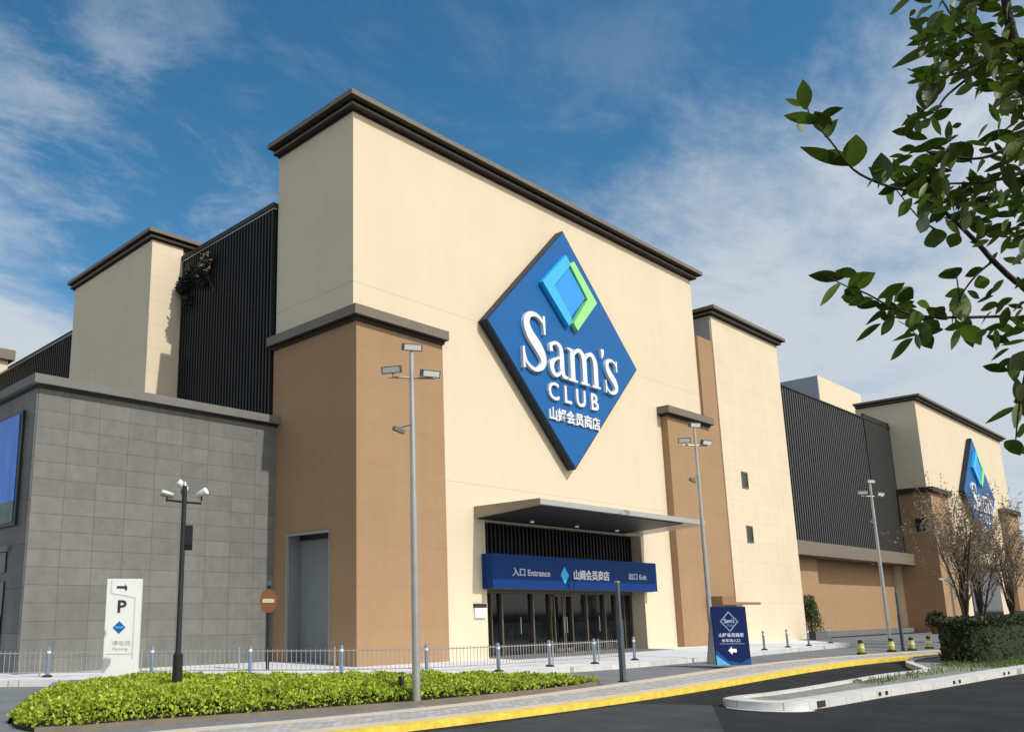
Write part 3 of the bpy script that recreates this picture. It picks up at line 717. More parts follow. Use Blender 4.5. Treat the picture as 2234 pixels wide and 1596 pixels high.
def place(o, P, sc, lb):
    o.location = P; o.scale = (sc,) * 3 if not isinstance(sc, tuple) else sc; o['label'] = lb
P = onZ(909, 1539, 0); place(MP, P, zat(889, 750, P) / 7.24, 'tallest grey floodlight mast, rising from the bright green hedge')
P = onZ(1557, 1436, .15); h = zat(1520, 930, P) / 7.24; place(copy_tree(MP), P, (1.0, 1.0, h), 'grey floodlight mast behind the blue A-board, right of the entrance')
P = onZ(1944, 1419, 0); h = zat(1901, 1045, P) / 7.24; place(copy_tree(MP), P, h, 'grey floodlight mast before the louvred wall, beside the traffic posts')
# thin lamp pole at the far right
P = onZ(2083, 1407, 0); P = onY(2083, 1345, -8.2); P.z = 0
LP = thing('lamp_pole', 'thin pale lamp pole left of the bare trees', 'lamp pole', P)
zt = zat(2052, 1140, P)
m = MB(); m.tube([P, P + Vector((0, 0, zt))], [.055, .035], 10); m.build('pole', 'galv', LP, True)
zz = zat(2066, 1262, P)
m = MB(); m.obox(P + Vector((-.16, .1, zz)), (.8, -.6, 0), (.6, .8, 0), (0, 0, 1), .26, .07, .05); m.build('lamp_head', 'lamp_white', LP)

# ================================================================== BLACK SPOTLIGHT POLE
P = onZ(384, 1537, 0)
BPole = thing('spotlight_pole', 'slim black pole with white spotlights, standing in the bright hedge', 'lamp post', P)
def W(x, y, z): return P + CR * x + Vector((CF.x, CF.y, 0)).normalized() * y + Vector((0, 0, z))
H = zat(400, 1056, P)
m = MB(); m.tube([W(0, 0, .0), W(0, 0, .95)], [.105, .095], 14); m.tube([W(0, 0, .94), W(0, 0, 1.02), W(0, 0, H - .02)], [.075, .058, .05], 12); m.build('pole', 'black_metal', BPole, True)
m = MB(); m.tube([W(-.36, -.05, H - .32), W(0, 0, H - .36), W(.34, .05, H - .38)], .022, 8); m.tube([W(0, 0, H - .3), W(-.12, .3, H - .15)], .02, 8); m.build('cross_arm', 'black_metal', BPole)
for x, y, z, fx, fz in ((-.12, .3, H + .02, -.5, .5), (.34, .03, H - .18, .6, .35), (-.34, -.05, H - .2, -.8, .25)):
    m = MB(); d = (CR * fx + Vector((0, 0, fz)) - CF * .25).normalized(); c = W(x, y, z)
    m.tube([c - d * .14, c - d * .10, c + d * .10, c + d * .12], [.04, .066, .078, .074], 14)
    sp = m.build('spotlight', 'lamp_white' if x > -.3 else 'galv', BPole, True)
    m = MB(); m.tube([c - Vector((0, 0, .16)), c - Vector((0, 0, .04))], .02, 6); m.build('bracket', 'black_metal', sp)
m = MB(); m.tube([W(0, 0, H - .03), W(0, 0, H + .05)], [.055, .03], 10); m.build('cap', 'galv', BPole, True)
m = MB(); m.obox(W(.12, 0, 3.20), CR, CF.cross(CR), (0, 0, 1), .075, .06, .19); m.build('control_box', 'black_metal', BPole)

# ================================================================== NO ENTRY SIGN
P = onZ(583, 1474, 0); P.z = 0
P = onZ(583, 1474, .004)
NE = thing('no_entry_sign', 'round rusty red no entry sign on a black post', 'sign', P)
H = zat(585, 1272, P); zc_ = zat(582, 1310, P); vx = Vector((CR.x, CR.y, 0)).normalized(); vy = Vector((-vx.y, vx.x, 0))
m = MB(); m.tube([P, P + Vector((0, 0, H - .06))], .05, 12); m.build('post', 'black_metal', NE, True)
m = MB(); c = P + Vector((0, 0, H)); m.obox(c, vx, vy, (0, 0, 1), .075, .08, .06); m.build('beacon', 'slate_post', NE)
c = P + Vector((0, 0, zc_)) - vy * .075
m = MB(); m.extr([c + vx * (.245 * math.cos(t)) + Vector((0, 0, .33 * math.sin(t))) for t in [2 * math.pi * k / 36 for k in range(36)]], vy * .02); D = m.build('disc', 'sign_rust', NE)
m = MB(); m.obox(c - vy * .008, vx, vy, (0, 0, 1), .165, .007, .055); m.build('white_bar', 'sign_bar', D)

# ================================================================== PARKING TOTEM
P = onZ(262, 1493, .17)
TP = thing('parking_totem', 'tall white parking totem with a black P, at the back of the hedge', 'sign', (P.x, P.y, 0))
ax = Vector((CR.x, CR.y, 0)).normalized(); ax = (ax + Vector((.35, 0, 0))).normalized(); ay = Vector((-ax.y, ax.x, 0))
wl = onZ(230, 1492, .28); 
dist = (Vector((P.x, P.y, 0)) - Vector((CP.x, CP.y, 0))).length
H = zat(272, 1262, P); hw = .5 * 66 / FPX * dist * 1.04
cx = Vector((P.x, P.y, 0))
lean = .03
m = MB(); m.obox(cx + Vector((0, 0, H / 2)), ax, ay, (0, 0, 1), hw, .13, H / 2); m.build('body', 'white_paint', TP)
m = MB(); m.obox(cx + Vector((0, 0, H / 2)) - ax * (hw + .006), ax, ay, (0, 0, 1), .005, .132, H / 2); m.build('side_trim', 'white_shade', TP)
of = cx - ay * .13
text('P', 'lettering', 'text_black', TP, of, ax, (0, 0, 1), (-hw * .34, H * .70, hw * .16, H * .81), .012, 1, .02)
text('停车场', 'lettering', 'text_grey', TP, of, ax, (0, 0, 1), (-hw * .55, H * .41, hw * .5, H * .455), .006)
text('Parking', 'lettering', 'text_grey', TP, of, ax, (0, 0, 1), (-hw * .5, H * .365, hw * .35, H * .395), .006)
m = MB()
def onT(u, v, d=.008): return of + ax * u + Vector((0, 0, v)) - ay * d
def tq(mb, pts, d=.010): mb.extr([onT(u, v, d) for u, v in pts], ay * (d - .001))
m = MB(); tq(m, [(-hw * .2, H * .625), (-hw * .56, H * .57), (-hw * .2, H * .515), (hw * .16, H * .57)]); em = m.build('emblem', 'sign_blue', TP)
m = MB(); tq(m, [(-hw * .42, H * .578), (-hw * .42, H * .562), (hw * .03, H * .562), (hw * .03, H * .578)], .014); m.build('emblem_text', 'sign_cyan', em)
m = MB(); tq(m, [(-hw * .45, H * .935), (hw * .02, H * .935), (hw * .02, H * .955), (hw * .16, H * .92), (hw * .10, H * .89), (-hw * .02, H * .915), (-hw * .45, H * .915)]); m.build('arrow', 'text_black', TP)
m = MB()
for q in ([(-hw * .80, H * .99), (-hw * .72, H * .99), (-hw * .72, H * .88), (-hw * .80, H * .88)], [(-hw * .8, H * .88), (-hw * .72, H * .865), (hw * .6, H * .825), (hw * .6, H * .84)], [(hw * .6, H * .84), (hw * .68, H * .84), (hw * .68, H * .30), (hw * .6, H * .30)], [(-hw * .9, H * .345), (hw * .58, H * .345), (hw * .58, H * .335), (-hw * .9, H * .335)]):
    tq(m, q, .006)
m.build('line_ornament', 'white_shade', TP)

# ================================================================== BLUE A-BOARD
P = onZ(1602, 1449, .112); 
AB = thing('sign_board', 'navy blue A-board sign with diamond logo and white arrow on the paved strip', 'sign board', (P.x, P.y, .104))
fx = Vector((CR.x, CR.y, 0)).normalized(); fx = (fx + Vector((.22, 0, 0))).normalized(); fy = Vector((-fx.y, fx.x, 0))
dist = (P - CP).dot(CF); bw = 78 / FPX * dist * 1.03; bh = zat(1600, 1322, P) - .104
def onB(u, v, d=0): return Vector((P.x, P.y, .104)) + fx * u + Vector((0, 0, v)) + fy * (.06 * v / bh - d)
hb = bw / 2
m = MB(); m.extr([onB(-hb, .0), onB(hb, .0), onB(hb, bh), onB(-hb, bh)], fy * .05); FPn = m.build('front_panel', 'navy_board', AB)
m = MB(); b0 = [Vector((P.x, P.y, .104)) + fx * u + fy * v + Vector((0, 0, z)) for u, v, z in ((-hb + .01, .62, 0), (hb, .62, 0), (hb, .13, bh), (-hb + .01, .13, bh))]; m.extr(b0, -fy * .05); m.build('back_panel', 'galv_dark', AB)
m = MB()
for sgn in (-1, 1):
    m.extr([onB(sgn * (hb - .02), .02, -.055), onB(sgn * (hb - .02), bh - .03, -.055), Vector((P.x, P.y, .104 + bh - .03)) + fx * (sgn * (hb - .02)) + fy * .09, Vector((P.x, P.y, .124)) + fx * (sgn * (hb - .02)) + fy * .565], fx * (sgn * .015))
m.build('side_panel_or_shade', 'galv', AB)
def bq(mb, pts, d=.006): mb.extr([onB(u * bw, v * bh, d) for u, v in pts], fy * (d - .001))
def outline(cx, cy, a, b, wd):
    r = []
    for (p, q) in (((0, b), (a, 0)), ((a, 0), (0, -b)), ((0, -b), (-a, 0)), ((-a, 0), (0, b))):
        k = 1 - wd; r.append([(cx + p[0], cy + p[1]), (cx + q[0], cy + q[1]), (cx + q[0] * k, cy + q[1] * k), (cx + p[0] * k, cy + p[1] * k)])
    return r
m = MB()
for q in outline(-.02, .74, .27, .18, .16): bq(m, q)
m.build('logo_outline', 'text_dim', FPn)
oB = onB(0, 0); uzb = (Vector((0, 0, 1)) + fy * (.06 / bh))
text("Sam's", 'lettering', 'text_pale', FPn, oB, fx, uzb, (-.17 * bw, .715 * bh, .13 * bw, .79 * bh), .008, 1, .01)
text('CLUB', 'lettering', 'text_dim', FPn, oB, fx, uzb, (-.10 * bw, .655 * bh, .07 * bw, .69 * bh), .008, 1, .01)
text('山姆会员商店', 'lettering', 'text_pale', FPn, oB, fx, uzb, (-.36 * bw, .475 * bh, .36 * bw, .545 * bh), .008, 1, .02)
text('停车场入口', 'lettering', 'text_pale', FPn, oB, fx, uzb, (-.29 * bw, .385 * bh, .24 * bw, .445 * bh), .008, 1, .01)
m = MB(); bq(m, [(-.36, .355), (.36, .355), (.36, .365), (-.36, .365)]); m.build('rule_line', 'text_dim', FPn)
m = MB(); bq(m, [(-.13, .245), (-.02, .315), (-.02, .275), (.11, .275), (.11, .215), (-.02, .215), (-.02, .175)]); m.build('arrow', 'letter_white', FPn)
m = MB(); bq(m, [(-.495, .0), (.495, .0), (.495, .12), (.2, .035), (-.15, .07), (-.495, .26)], .004); wv = m.build('wave', 'board_glow_blue', FPn)
m = MB(); bq(m, [(-.495, .0), (-.1, .0), (-.28, .07), (-.495, .17)], .007); m.build('wave_tip', 'board_cyan', wv)

# ================================================================== SLATE POSTS
def slate_post(px, top, lb):
    P = onZ(px[0], px[1], .104 if px[0] < 1500 else .004); H = zat(top[0], top[1], P) - P.z
    r = thing('sign_post', lb, 'post', P)
    m = MB(); m.box(P.x - .065, P.x + .065, P.y - .05, P.y + .05, P.z, P.z + H * .62); m.build('lower_post', 'slate_post', r)
    m = MB(); m.box(P.x - .045, P.x + .045, P.y - .036, P.y + .036, P.z + H * .62, P.z + H); m.build('upper_post', 'slate_post', r)
    m = MB(); m.box(P.x - .05, P.x + .05, P.y - .042, P.y + .042, P.z + H, P.z + H + .04); m.build('cap', 'galv', r)
    m = MB(); m.box(P.x - .10, P.x + .10, P.y - .09, P.y + .09, P.z, P.z + .02); m.build('base_plate', 'black_metal', r)
slate_post((1360, 1486), (1352, 1270), 'slate grey square post in front of the entrance doors')
slate_post((1971, 1419), (1955, 1290), 'dark slender post among the yellow traffic posts')
# yellow traffic posts
def traffic_post():
    r = thing('traffic_post', '', 'traffic post', (0, 0, 0), 'yellow and black traffic posts')
    m = MB(); m.lathe([(.18, 0), (.18, .05), (.13, .09)], n=14); m.build('foot', 'rubber', r, True)
    m = MB(); m.lathe([(.125, .09), (.115, .40), (.10, .42)], n=14); m.build('body', 'bollard_lime', r, True)
    m = MB(); m.lathe([(.085, .42), (.085, .52), (.06, .55)], n=12); m.build('top', 'rubber', r, True)
    m = MB(); m.lathe([(.124, .24), (.121, .33)], n=14); m.build('reflector', 'white_paint', r, True)
    return r
first = None
for px, lb in (((1880, 1427), 'yellow traffic post standing alone at the left of the four'), ((1946, 1421), 'yellow traffic post at the foot of the third light mast'),
               ((1990, 1418), 'dull yellow traffic post just right of the dark slender post'), ((2028, 1414), 'yellow traffic post nearest the dark clipped hedge')):
    o = first = traffic_post() if first is None else first
    if lb.startswith('yellow traffic post standing'): pass
    else: o = copy_tree(first)
    P = onZ(px[0], px[1], .004); o.location = P; o['label'] = lb
# small black garden light in the hedge
P = onZ(876, 1534, 0)
GL = thing('garden_light', 'short black garden light poking out of the bright hedge', 'garden light', P)
m = MB(); m.tube([P, P + Vector((0, 0, .38))], .03, 10); m.build('stem', 'black_metal', GL, True)
m = MB(); m.tube([P + Vector((0, 0, .36)), P + Vector((0, 0, .50)), P + Vector((0, 0, .52))], [.055, .055, .04], 12); m.build('head', 'black_metal', GL, True)

# ================================================================== FOLIAGE
def rdir():
    while True:
        v = Vector((ru(-1, 1), ru(-1, 1), ru(-1, 1)))
        if .05 < v.length < 1: return v.normalized()
def inpoly(x, y, poly):
    c = False; j = len(poly) - 1
    for i in range(len(poly)):
        a, b = poly[i], poly[j]
        if (a[1] > y) != (b[1] > y) and x < (b[0] - a[0]) * (y - a[1]) / (b[1] - a[1]) + a[0]: c = not c
        j = i
    return c
def pdist(x, y, poly):
    d = 1e9
    for i in range(len(poly)):
        ax_, ay_ = poly[i - 1]; bx, by = poly[i]; dx, dy = bx - ax_, by - ay_
        t = max(0, min(1, ((x - ax_) * dx + (y - ay_) * dy) / (dx * dx + dy * dy + 1e-9)))
        d = min(d, math.hypot(x - ax_ - t * dx, y - ay_ - t * dy))
    return d
front = [(-11.6, -4.5), (-11.88, -5.6), (-11.85, -6.25), (-11.2, -6.5), (-10.4, -6.56), (-9.8, -6.68), (-9.1, -6.82), (-7.95, -7.02), (-7.1, -7.2), (-5.6, -7.42), (-5.1, -7.56), (-2.66, -7.66), (-.02, -7.6), (1.75, -7.0)]
back = []
for x, y, z in ((1296, 1482, .14), (1279, 1474, .2), (1225, 1472.5, .24), (1100, 1475, .28), (1004, 1473, .30), (879, 1475, .31), (700, 1478, .32), (569, 1476, .33), (497, 1480, .30), (425, 1481, .25), (357, 1481, .21), (300, 1489, .20), (233, 1496, .20), (166, 1499, .22), (86, 1515, .26), (50, 1524, .27), (20, 1547, .22)):
    q = onZ(x, y, z); back.append((q.x, q.y))
bed = front + back
m = MB()
m.extr([(x, y, .004) for x, y in bed], (0, 0, .05)); HB = tag(m.build('planting_bed', 'soil'), kind='structure')
Fr = smooth_line(front[2:], 3)
m = MB(); ribbon_solid(m, offs(Fr, .03), offs(Fr, .16), .003, .09); tag(m.build('bed_kerb', 'bed_edge'), kind='structure')
xs = [p[0] for p in bed]; ys = [p[1] for p in bed]
def bedh(x, y):
    d = pdist(x, y, bed); t = min(1, d / .45)
    k = .20 + .11 * min(1, max(0, (2.0 - x) / 6))
    return (.05 + k * math.sqrt(t)) * (1 + .30 * noise.noise(Vector((x * 1.5, y * 1.5, 0))) + .22 * noise.noise(Vector((x * 4.5, y * 4.5, 3))))
m = MB(); cnt = 0
while cnt < 62000:
    x, y = ru(min(xs), max(xs)), ru(min(ys), max(ys))
    if not inpoly(x, y, bed): continue
    h = bedh(x, y); z = .05 + h - abs(random.gauss(0, .045))
    if z < .05: z = ru(.05, .12)
    d = rdir(); d.z = abs(d.z) * .8 + .15; d.normalize()
    s = d.cross(rdir()).normalized(); l = ru(.035, .085)
    m.card(Vector((x, y, z)), d, s, l, l * ru(.55, .9)); cnt += 1
hg = m.build('hedge', 'hedge_leaf', solid=False)
tag(hg, 'low bright yellow-green hedge filling the long planting bed', 'hedge')
def clump(mb, c, r, n, ls, squash=(1, 1, 1), shell=.5):
    for _ in range(n):
        v = rdir(); k = shell + (1 - shell) * rnd() ** .5
        k *= 1 + .22 * noise.noise(v * 2.3 + Vector(c))
        p = Vector(c) + Vector((v.x * r * squash[0], v.y * r * squash[1], v.z * r * squash[2])) * k
        d = (v + rdir() * .9).normalized(); s = d.cross(rdir()).normalized(); l = ru(.6, 1.3) * ls
        mb.card(p, d, s, l, l * ru(.45, .7))
# dark clipped hedge on the island
DH = [(14.3, -11.95), (15.0, -12.25), (22, -12.3), (34, -12.6), (34, -10.6), (18, -10.55), (15.3, -10.8), (14.2, -11.4)]
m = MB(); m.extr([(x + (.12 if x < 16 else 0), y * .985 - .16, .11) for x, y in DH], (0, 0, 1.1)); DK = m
m2 = MB(); cnt = 0; hx = [p[0] for p in DH]; hy = [p[1] for p in DH]
while cnt < 38000:
    x, y = 14.1 + 20 * rnd() ** 1.7, ru(min(hy), max(hy))
    if not inpoly(x, y, DH): continue
    e = pdist(x, y, DH); top = 1.42 + .10 * noise.noise(Vector((x * .9, y * .9, 1))) - .25 * max(0, .25 - e)
    if rnd() < .38: z = top - abs(random.gauss(0, .07))
    else:
        if e > .25: continue
        z = ru(.12, top)
    wv_ = .06 * noise.noise(Vector((x * 2, z * 2, 7)))
    p = Vector((x + wv_, y + wv_, z)); d = rdir(); s = d.cross(rdir()).normalized(); l = ru(.06, .12); m2.card(p, d, s, l, l * .65); cnt += 1
DHt = thing('clipped_hedge', 'dark green clipped box hedge on the traffic island at right', 'hedge', (16, -11.5, .11))
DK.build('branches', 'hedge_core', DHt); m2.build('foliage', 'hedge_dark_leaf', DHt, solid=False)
# grass on the island
m = MB()
GP = [(p.x, p.y) for p in offs(IF, -.24)][8:] ; 
for _ in range(9000):
    x = 4.2 + 26 * rnd() ** 1.25
    yb = -13.3 - (x - 6.5) * .04 if x > 6.5 else -12.8
    yt = -11.8 if x < 11 else -11.3
    y = ru(yb + .42, yt - .1) if x > 10 else ru(-12.55, -11.9)
    if x < 12 and rnd() < .85: continue
    d = Vector((ru(-.5, .5), ru(-.5, .5), 1)).normalized(); s = d.cross(rdir()).normalized(); m.card(Vector((x, y, .111)), d, s, ru(.05, .14), .02)
tag(m.build('grass', 'grass', solid=False), kind='stuff')
# topiary and its planter by the lower wall
P = onY(1778, 1380, 1.2); zt = zat(1772, 1294, P)
TY = thing('topiary', 'tall green shrub in a planter at the end of the right cream tower', 'shrub', (P.x, P.y, 0))
m = MB(); m.box(P.x - .95, P.x + .75, P.y - .4, P.y + .4, .005, .48); m.build('planter', 'stone_dark', TY)
m = MB(); m.tube([(P.x - .4, P.y, .45), (P.x - .4, P.y, zt * .8)], .05, 6); m.build('trunk', 'bark', TY)
m = MB()
for k in range(9):
    t = k / 8; clump(m, (P.x - .45 + .35 * (1 - t), P.y, .75 + t * (zt - 1.15)), .72 - .28 * t, 330, .10, (1.1, .7, .8), .3)
m.build('foliage', 'topiary_leaf', TY, solid=False)
P = onY(2046, 1383, -.6); P.z = 0
PS = thing('potted_shrub', 'round dark shrub in a terracotta pot before the far brown pilaster', 'shrub', P)
zc_ = zat(2044, 1352, P); rr = 20 / FPX * (P - CP).dot(CF)
m = MB(); m.lathe([(rr * .5, 0), (rr * .7, zc_ - rr * .75), (rr * .78, zc_ - rr * .7)], P, 14); m.build('pot', 'terracotta', PS, True)
m = MB(); clump(m, (P.x, P.y, zc_), rr, 900, .16, (1, 1, .95), .3); m.build('foliage', 'hedge_dark_leaf', PS, solid=False)
# dark creeper where the slatted wall meets the rear tower
c0 = onX(432, 585, -.25)
CRp = thing('climbing_plant', 'dark straggling creeper high up where slats meet the rear tower', 'plant', c0)
m = MB()
for px, py, r_, n in ((400, 625, .42, 260), (418, 598, .55, 360), (440, 600, .55, 330), (455, 570, .30, 110), (408, 655, .30, 110)):
    q = onX(px, py, -.22); clump(m, q, r_ * .8, n, .17, (.45, 1, 1), .2)
m.build('foliage', 'creeper_leaf', CRp, solid=False)
m = MB(); a = onX(470, 640, -.13); b = onX(440, 560, -.13); m.tube([a, a.lerp(b, .5) + Vector((-.1, 0, .1)), b], .03, 5); m.build('stem', 'bark', CRp)
m = MB(); q = onX(448, 572, -.35); clump(m, q, .34, 60, .16, (.4, .8, 1.3), .3); m.build('dry_leaves', 'blossom', CRp, solid=False)

# ---- bare street trees at right
def bare_tree(P, H, spread, nstem, lb, seed, leafy):
    random.seed(seed)
    r = thing('bare_tree', lb, 'tree', P, 'bare trees behind the clipped hedge')
    mt, mw, mf, mg = MB(), MB(), MB(), MB()
    fork = P + Vector((ru(-.1, .1), ru(-.1, .1), H * .20))
    mt.tube([P, P + Vector((ru(-.05, .05), ru(-.05, .05), H * .1)), fork], [.10, .085, .08], 8)
    def grow(a, d, ln, rr, lev):
        n = 4; pts = [a]; q = a.copy(); dd = d.copy()
        for i in range(n):
            dd = (dd + rdir() * .13 + Vector((0, 0, .05))).normalized(); q = q + dd * (ln / n); pts.append(q.copy())
        (mt if lev == 0 else mw).tube(pts, [rr * (1 - .6 * i / n) for i in range(n + 1)], 5 if lev < 2 else 3, cap=False)
        if lev < 3:
            for k in range((5, 5, 4)[lev]):
                i = random.randint(1, n); s = (dd + rdir() * .62); s.z = abs(s.z) * .9 + .25; s.normalize()
                grow(pts[i], s, ln * ru(.42, .62), rr * .42, lev + 1)
        if lev >= 2:
            for k in range(4):
                p = pts[random.randint(0, n)] + rdir() * .08; dv = rdir(); sv = dv.cross(rdir()).normalized()
                (mg if rnd() < leafy else mf).card(p, dv, sv, ru(.07, .15), .06)
    for k in range(nstem):
        a = 2 * math.pi * k / nstem + ru(-.4, .4); t = ru(.12, .34) * spread
        d = Vector((math.cos(a) * t, math.sin(a) * t, 1)).normalized(); grow(fork - Vector((0, 0, ru(0, H * .1))), d, H * ru(.48, .62), .06, 0)
    mt.build('trunk', 'bark', r, True, False); cr_ = mw.build('crown', 'twig', r, False, False)
    mf.build('dry_leaves', 'blossom', cr_, solid=False)
    if mg.v: mg.build('fresh_leaves', 'topiary_leaf', cr_, solid=False)
for (bx, tx, ty, Y, ns, lb, sdd, lf) in ((2112, 2075, 1085, -8.6, 6, 'leftmost of the three bare multi-stemmed trees behind the dark hedge', 11, .06), (2152, 2140, 1100, -8.3, 6, 'middle bare multi-stemmed tree, in front of the far blue diamond', 23, .22), (2212, 2205, 1120, -8.4, 5, 'rightmost bare multi-stemmed tree, before the far right pilaster', 31, .14)):
    P = onY(bx, 1380, Y); P.z = 0; bare_tree(P, zat(tx, ty, P), .58, ns, lb, sdd, lf)
random.seed(99)
# ---- parked car at the far right
P = onY(2238, 1345, -7.6); P.z = 0
PC = thing('parked_car', 'dark grey parked car cut off by the right edge, behind the hedge', 'car', P)
dv = Vector((CR.x, CR.y, 0)).normalized(); sv = Vector((-dv.y, dv.x, 0)); ctr = P + dv * 1.2
prof = [(-2.1, .35), (2.1, .35), (2.15, .75), (1.9, .95), (1.0, 1.05), (.35, 1.55), (-1.3, 1.6), (-1.95, 1.1), (-2.15, .9)]
m = MB(); m.extr([ctr + dv * (x) + sv * -.85 + Vector((0, 0, z)) for x, z in prof], sv * 1.7); bd = m.build('body', 'car_paint', PC)
gw = [(-1.75, 1.1), (.75, 1.08), (.3, 1.48), (-1.25, 1.53)]
m = MB(); m.extr([ctr + dv * x + sv * -.86 + Vector((0, 0, z)) for x, z in gw], sv * 1.72); m.build('side_window', 'glass_dark', PC)
for x in (-1.35, 1.35):
    for s in (-.8, .8):
        c = ctr + dv * x + sv * s + Vector((0, 0, .33)); m = MB(); m.tube([c - sv * .1, c + sv * .1], .33, 18); wl_ = m.build('wheel', 'rubber', PC)
        m = MB(); m.tube([c - sv * .108, c + sv * .108], .19, 14); m.build('rim', 'galv', wl_)
m = MB(); m.obox(ctr + dv * -2.12 + sv * -.6 + Vector((0, 0, .85)), dv, sv, (0, 0, 1), .05, .2, .07); m.build('tail_light', 'tail_red', PC)

# ================================================================== FOREGROUND TREE
D0 = 2.6
TB = atD(2640, 900, D0); TB.z = 0
FT = thing('leafy_tree', 'leafy tree branches hanging into the upper right foreground', 'tree', TB)
mt = MB(); ml = MB()
def tw(pts, r0, r1, d=D0, dz=None):
    P = [atD(x, y, d + (dz[i] if dz else 0)) for i, (x, y) in enumerate(pts)]
    P = smooth_line(P, 4); n = len(P)
    mt.tube(P, [r0 + (r1 - r0) * i / (n - 1) for i in range(n)], 7); return P
up = Vector((0, 0, 1))
trunk = [TB, TB + Vector((.02, .03, .8)), TB + Vector((-.03, 0, 1.7)), atD(2560, 250, D0), atD(2420, -120, D0 + .1), atD(2380, -600, D0 + .2)]
mt.tube(smooth_line(trunk, 4), [.075 - .05 * i / 20 for i in range(21)], 10)
PXM = FPX / D0
LEAVES = []
def lf(bx, by, tx, ty, wpx, dd=0.0, shade=None):
    d = D0 + dd; b = atD(bx, by, d); t = atD(tx, ty, d + ru(-.05, .03)); v = t - b
    # visible (lower) side of the leaf turned down and towards the viewer
    toc = (CP - b).normalized(); k = ru(.25, .9) if shade is None else shade
    nv = (toc * .75 + Vector((0, 0, -1)) * k + rdir() * .15)
    nv = (nv - v.normalized() * nv.dot(v.normalized())).normalized()
    ml.leaf(b, v, -nv, v.length, wpx / FPX * d * 1.03, ru(.1, .3), ru(.02, .16))
# hand-placed silhouettes
for q in [(1757, 240, 1752, 172, 30), (1750, 232, 1714, 215, 14), (1792, 268, 1708, 248, 28), (1785, 258, 1838, 233, 22), (1748, 262, 1745, 292, 18), (1806, 292, 1778, 238, 36), (1852, 362, 1745, 318, 30), (1862, 364, 1868, 292, 46), (1926, 402, 1922, 334, 42), (1800, 300, 1822, 262, 24), (1848, 352, 1800, 322, 22),
          (1985, 0, 1938, 32, 26), (1996, 20, 1985, 36, 10), (2050, 78, 1972, 96, 22), (2062, 95, 1927, 142, 26), (2052, 170, 1990, 150, 30), (2040, 160, 1992, 172, 26), (2030, 172, 2016, 242, 42), (2040, 246, 1962, 264, 20), (2034, 262, 2078, 236, 26), (2030, 258, 2008, 282, 18), (2075, 308, 1980, 326, 32), (2128, 182, 2078, 208, 20), (2196, 196, 2154, 248, 20), (2098, 270, 2076, 278, 12), (2212, 288, 2124, 306, 26), (2088, 330, 1992, 368, 30), (2118, 352, 2072, 312, 46), (2236, 282, 2186, 340, 30), (2046, 372, 1990, 368, 20), (2012, 388, 1944, 408, 30), (2150, 352, 2120, 380, 30),
          (1990, 432, 1958, 474, 24), (1950, 418, 1930, 448, 26), (2022, 470, 2006, 510, 28), (2036, 498, 2042, 544, 44), (2090, 508, 2072, 540, 30), (2062, 478, 2096, 512, 14), (2234, 300, 2180, 352, 26), (2200, 356, 2140, 372, 20),
          (1842, 606, 1762, 600, 26), (1836, 616, 1784, 668, 20), (1872, 600, 1822, 590, 24), (1850, 632, 1908, 592, 40), (1842, 632, 1880, 640, 26), (1905, 652, 1848, 664, 22), (1922, 650, 1974, 616, 24), (1962, 640, 1992, 650, 40), (1934, 684, 1880, 702, 36), (1922, 706, 1864, 744, 20), (1952, 690, 1920, 732, 22), (1998, 732, 1940, 736, 22), (1992, 738, 1936, 784, 30), (2006, 726, 2034, 760, 32), (2018, 690, 1978, 708, 40), (2046, 698, 2020, 722, 34), (2060, 668, 2040, 690, 22), (2098, 634, 2094, 706, 42), (2100, 710, 2140, 748, 38), (2096, 712, 2072, 764, 16), (2084, 608, 2062, 584, 44), (2106, 632, 2058, 646, 20), (2136, 600, 2148, 634, 28), (2110, 634, 2140, 652, 14), (2000, 660, 2030, 668, 20), (1998, 690, 1986, 720, 30),
          (2240, 742, 2182, 752, 16), (2240, 772, 2198, 808, 36), (2244, 842, 2214, 872, 34), (2222, 888, 2145, 922, 24), (2244, 862, 2206, 874, 26), (2244, 930, 2216, 950, 34), (2192, 962, 2234, 985, 30), (2200, 960, 2226, 992, 26), (2240, 700, 2200, 694, 18), (2190, 610, 2160, 640, 16), (2210, 650, 2170, 668, 20), (2236, 660, 2196, 680, 24)]:
    lf(*q, dd=ru(-.08, .12))
limb = [(2024, 400), (2054, 453), (2103, 501), (2137, 535), (2171, 573), (2234, 626), (2330, 660), (2470, 560)]
tw(limb, .0045, .0105)
tw([(1757, 215), (1770, 258), (1812, 308), (1862, 370), (1925, 402), (1990, 420), (2040, 446)], .0016, .005)
tw([(1800, 600), (1848, 625), (1890, 640), (1955, 675), (2020, 690), (2098, 692), (2180, 690), (2234, 690), (2360, 640)], .0016, .006)
tw([(2190, -30), (2200, 40), (2215, 95), (2250, 150), (2330, 190), (2430, 200)], .012, .020, dz=[.1, .1, .1, .1, .1, .1])
tw([(1980, 150), (2040, 170), (2110, 150), (2170, 110), (2215, 95)], .0018, .007)
tw([(1975, 270), (2030, 258), (2060, 215), (2100, 180), (2150, 140), (2215, 95)], .0016, .006, dz=[.05] * 6)
tw([(2040, -30), (2080, 40), (2130, 80), (2190, 90)], .0018, .006)
tw([(2020, 330), (2080, 342), (2140, 345), (2200, 320), (2260, 260), (2330, 190)], .0018, .008)
tw([(2020, 400), (2090, 400), (2160, 395), (2240, 370), (2330, 300)], .0018, .008)
tw([(2085, 590), (2092, 640), (2098, 692)], .0014, .003)
tw([(2080, 690), (2100, 640), (2130, 600), (2165, 570)], .0014, .004)
tw([(2216, 960), (2222, 900), (2232, 840), (2250, 780), (2300, 720), (2400, 640)], .0018, .007)
tw([(1945, 400), (2000, 470), (2040, 500)], .0014, .003)
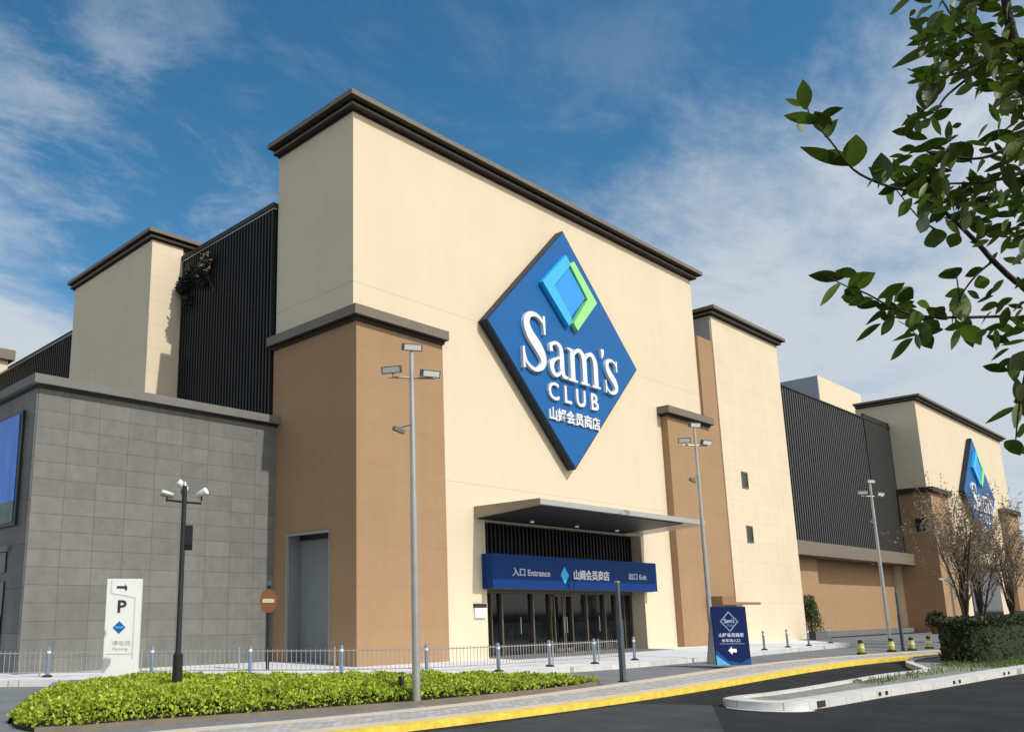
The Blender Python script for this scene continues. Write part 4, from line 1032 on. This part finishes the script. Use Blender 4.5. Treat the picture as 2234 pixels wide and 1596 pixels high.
tw([(1960, 700), (1985, 715), (2000, 735)], .0012, .002)
# dense inner foliage
def fill(poly, n, l0=42, l1=72, dd=.25):
    xs = [p[0] for p in poly]; ys = [p[1] for p in poly]; k = 0
    while k < n:
        x, y = ru(min(xs), max(xs)), ru(min(ys), max(ys))
        if not inpoly(x, y, poly): continue
        a = rad(random.gauss(155, 48)); l = ru(l0, l1)
        lf(x, y, x + math.cos(a) * l, y + math.sin(a) * l, l * ru(.25, .45), dd=ru(-dd * .5, dd)); k += 1
fill([(2030, -30), (2260, -30), (2260, 270), (2210, 250), (2165, 190), (2120, 160), (2050, 180), (2010, 215), (2000, 175), (2050, 120), (2000, 60)], 185, 34, 58)
fill([(2040, 30), (2250, 60), (2250, 230), (2120, 170), (2040, 170)], 60, 36, 60)
fill([(2140, 260), (2260, 240), (2260, 420), (2160, 380)], 40, 34, 58)
fill([(1960, 400), (2060, 370), (2200, 395), (2260, 400), (2260, 560), (2200, 520), (2150, 480), (2090, 470), (2040, 450)], 125, 34, 58)
fill([(1985, 250), (2060, 230), (2110, 300), (2080, 380), (2000, 400)], 34, 36, 60)
fill([(2120, 500), (2260, 520), (2260, 700), (2180, 680), (2150, 600)], 14, 34, 54)
fill([(1850, 612), (1960, 610), (2060, 655), (2105, 640), (2110, 720), (2010, 745), (1960, 720), (1880, 660)], 34, 34, 58)
fill([(1900, 380), (1990, 330), (2080, 360), (2060, 450), (1960, 440)], 26, 34, 58)
fill([(2110, 670), (2250, 650), (2250, 730), (2120, 715)], 14, 34, 54)
fill([(2190, 740), (2260, 700), (2260, 960), (2210, 960)], 12, 40, 64)
fill([(2280, -200), (2700, -300), (2800, 500), (2400, 700), (2280, 900)], 300, 45, 80, .6)
fill([(2000, -420), (2700, -420), (2700, -30), (2000, -30)], 130, 45, 80, .6)
mt.build('trunk', 'bark', FT, True, False)
ml.build('crown', 'crown_leaf', FT, smooth=True, solid=False)

S.render.engine = 'CYCLES'
S.cycles.max_bounces = 6; S.cycles.diffuse_bounces = 3; S.cycles.transparent_max_bounces = 4; S.cycles.caustics_reflective = False; S.cycles.caustics_refractive = False
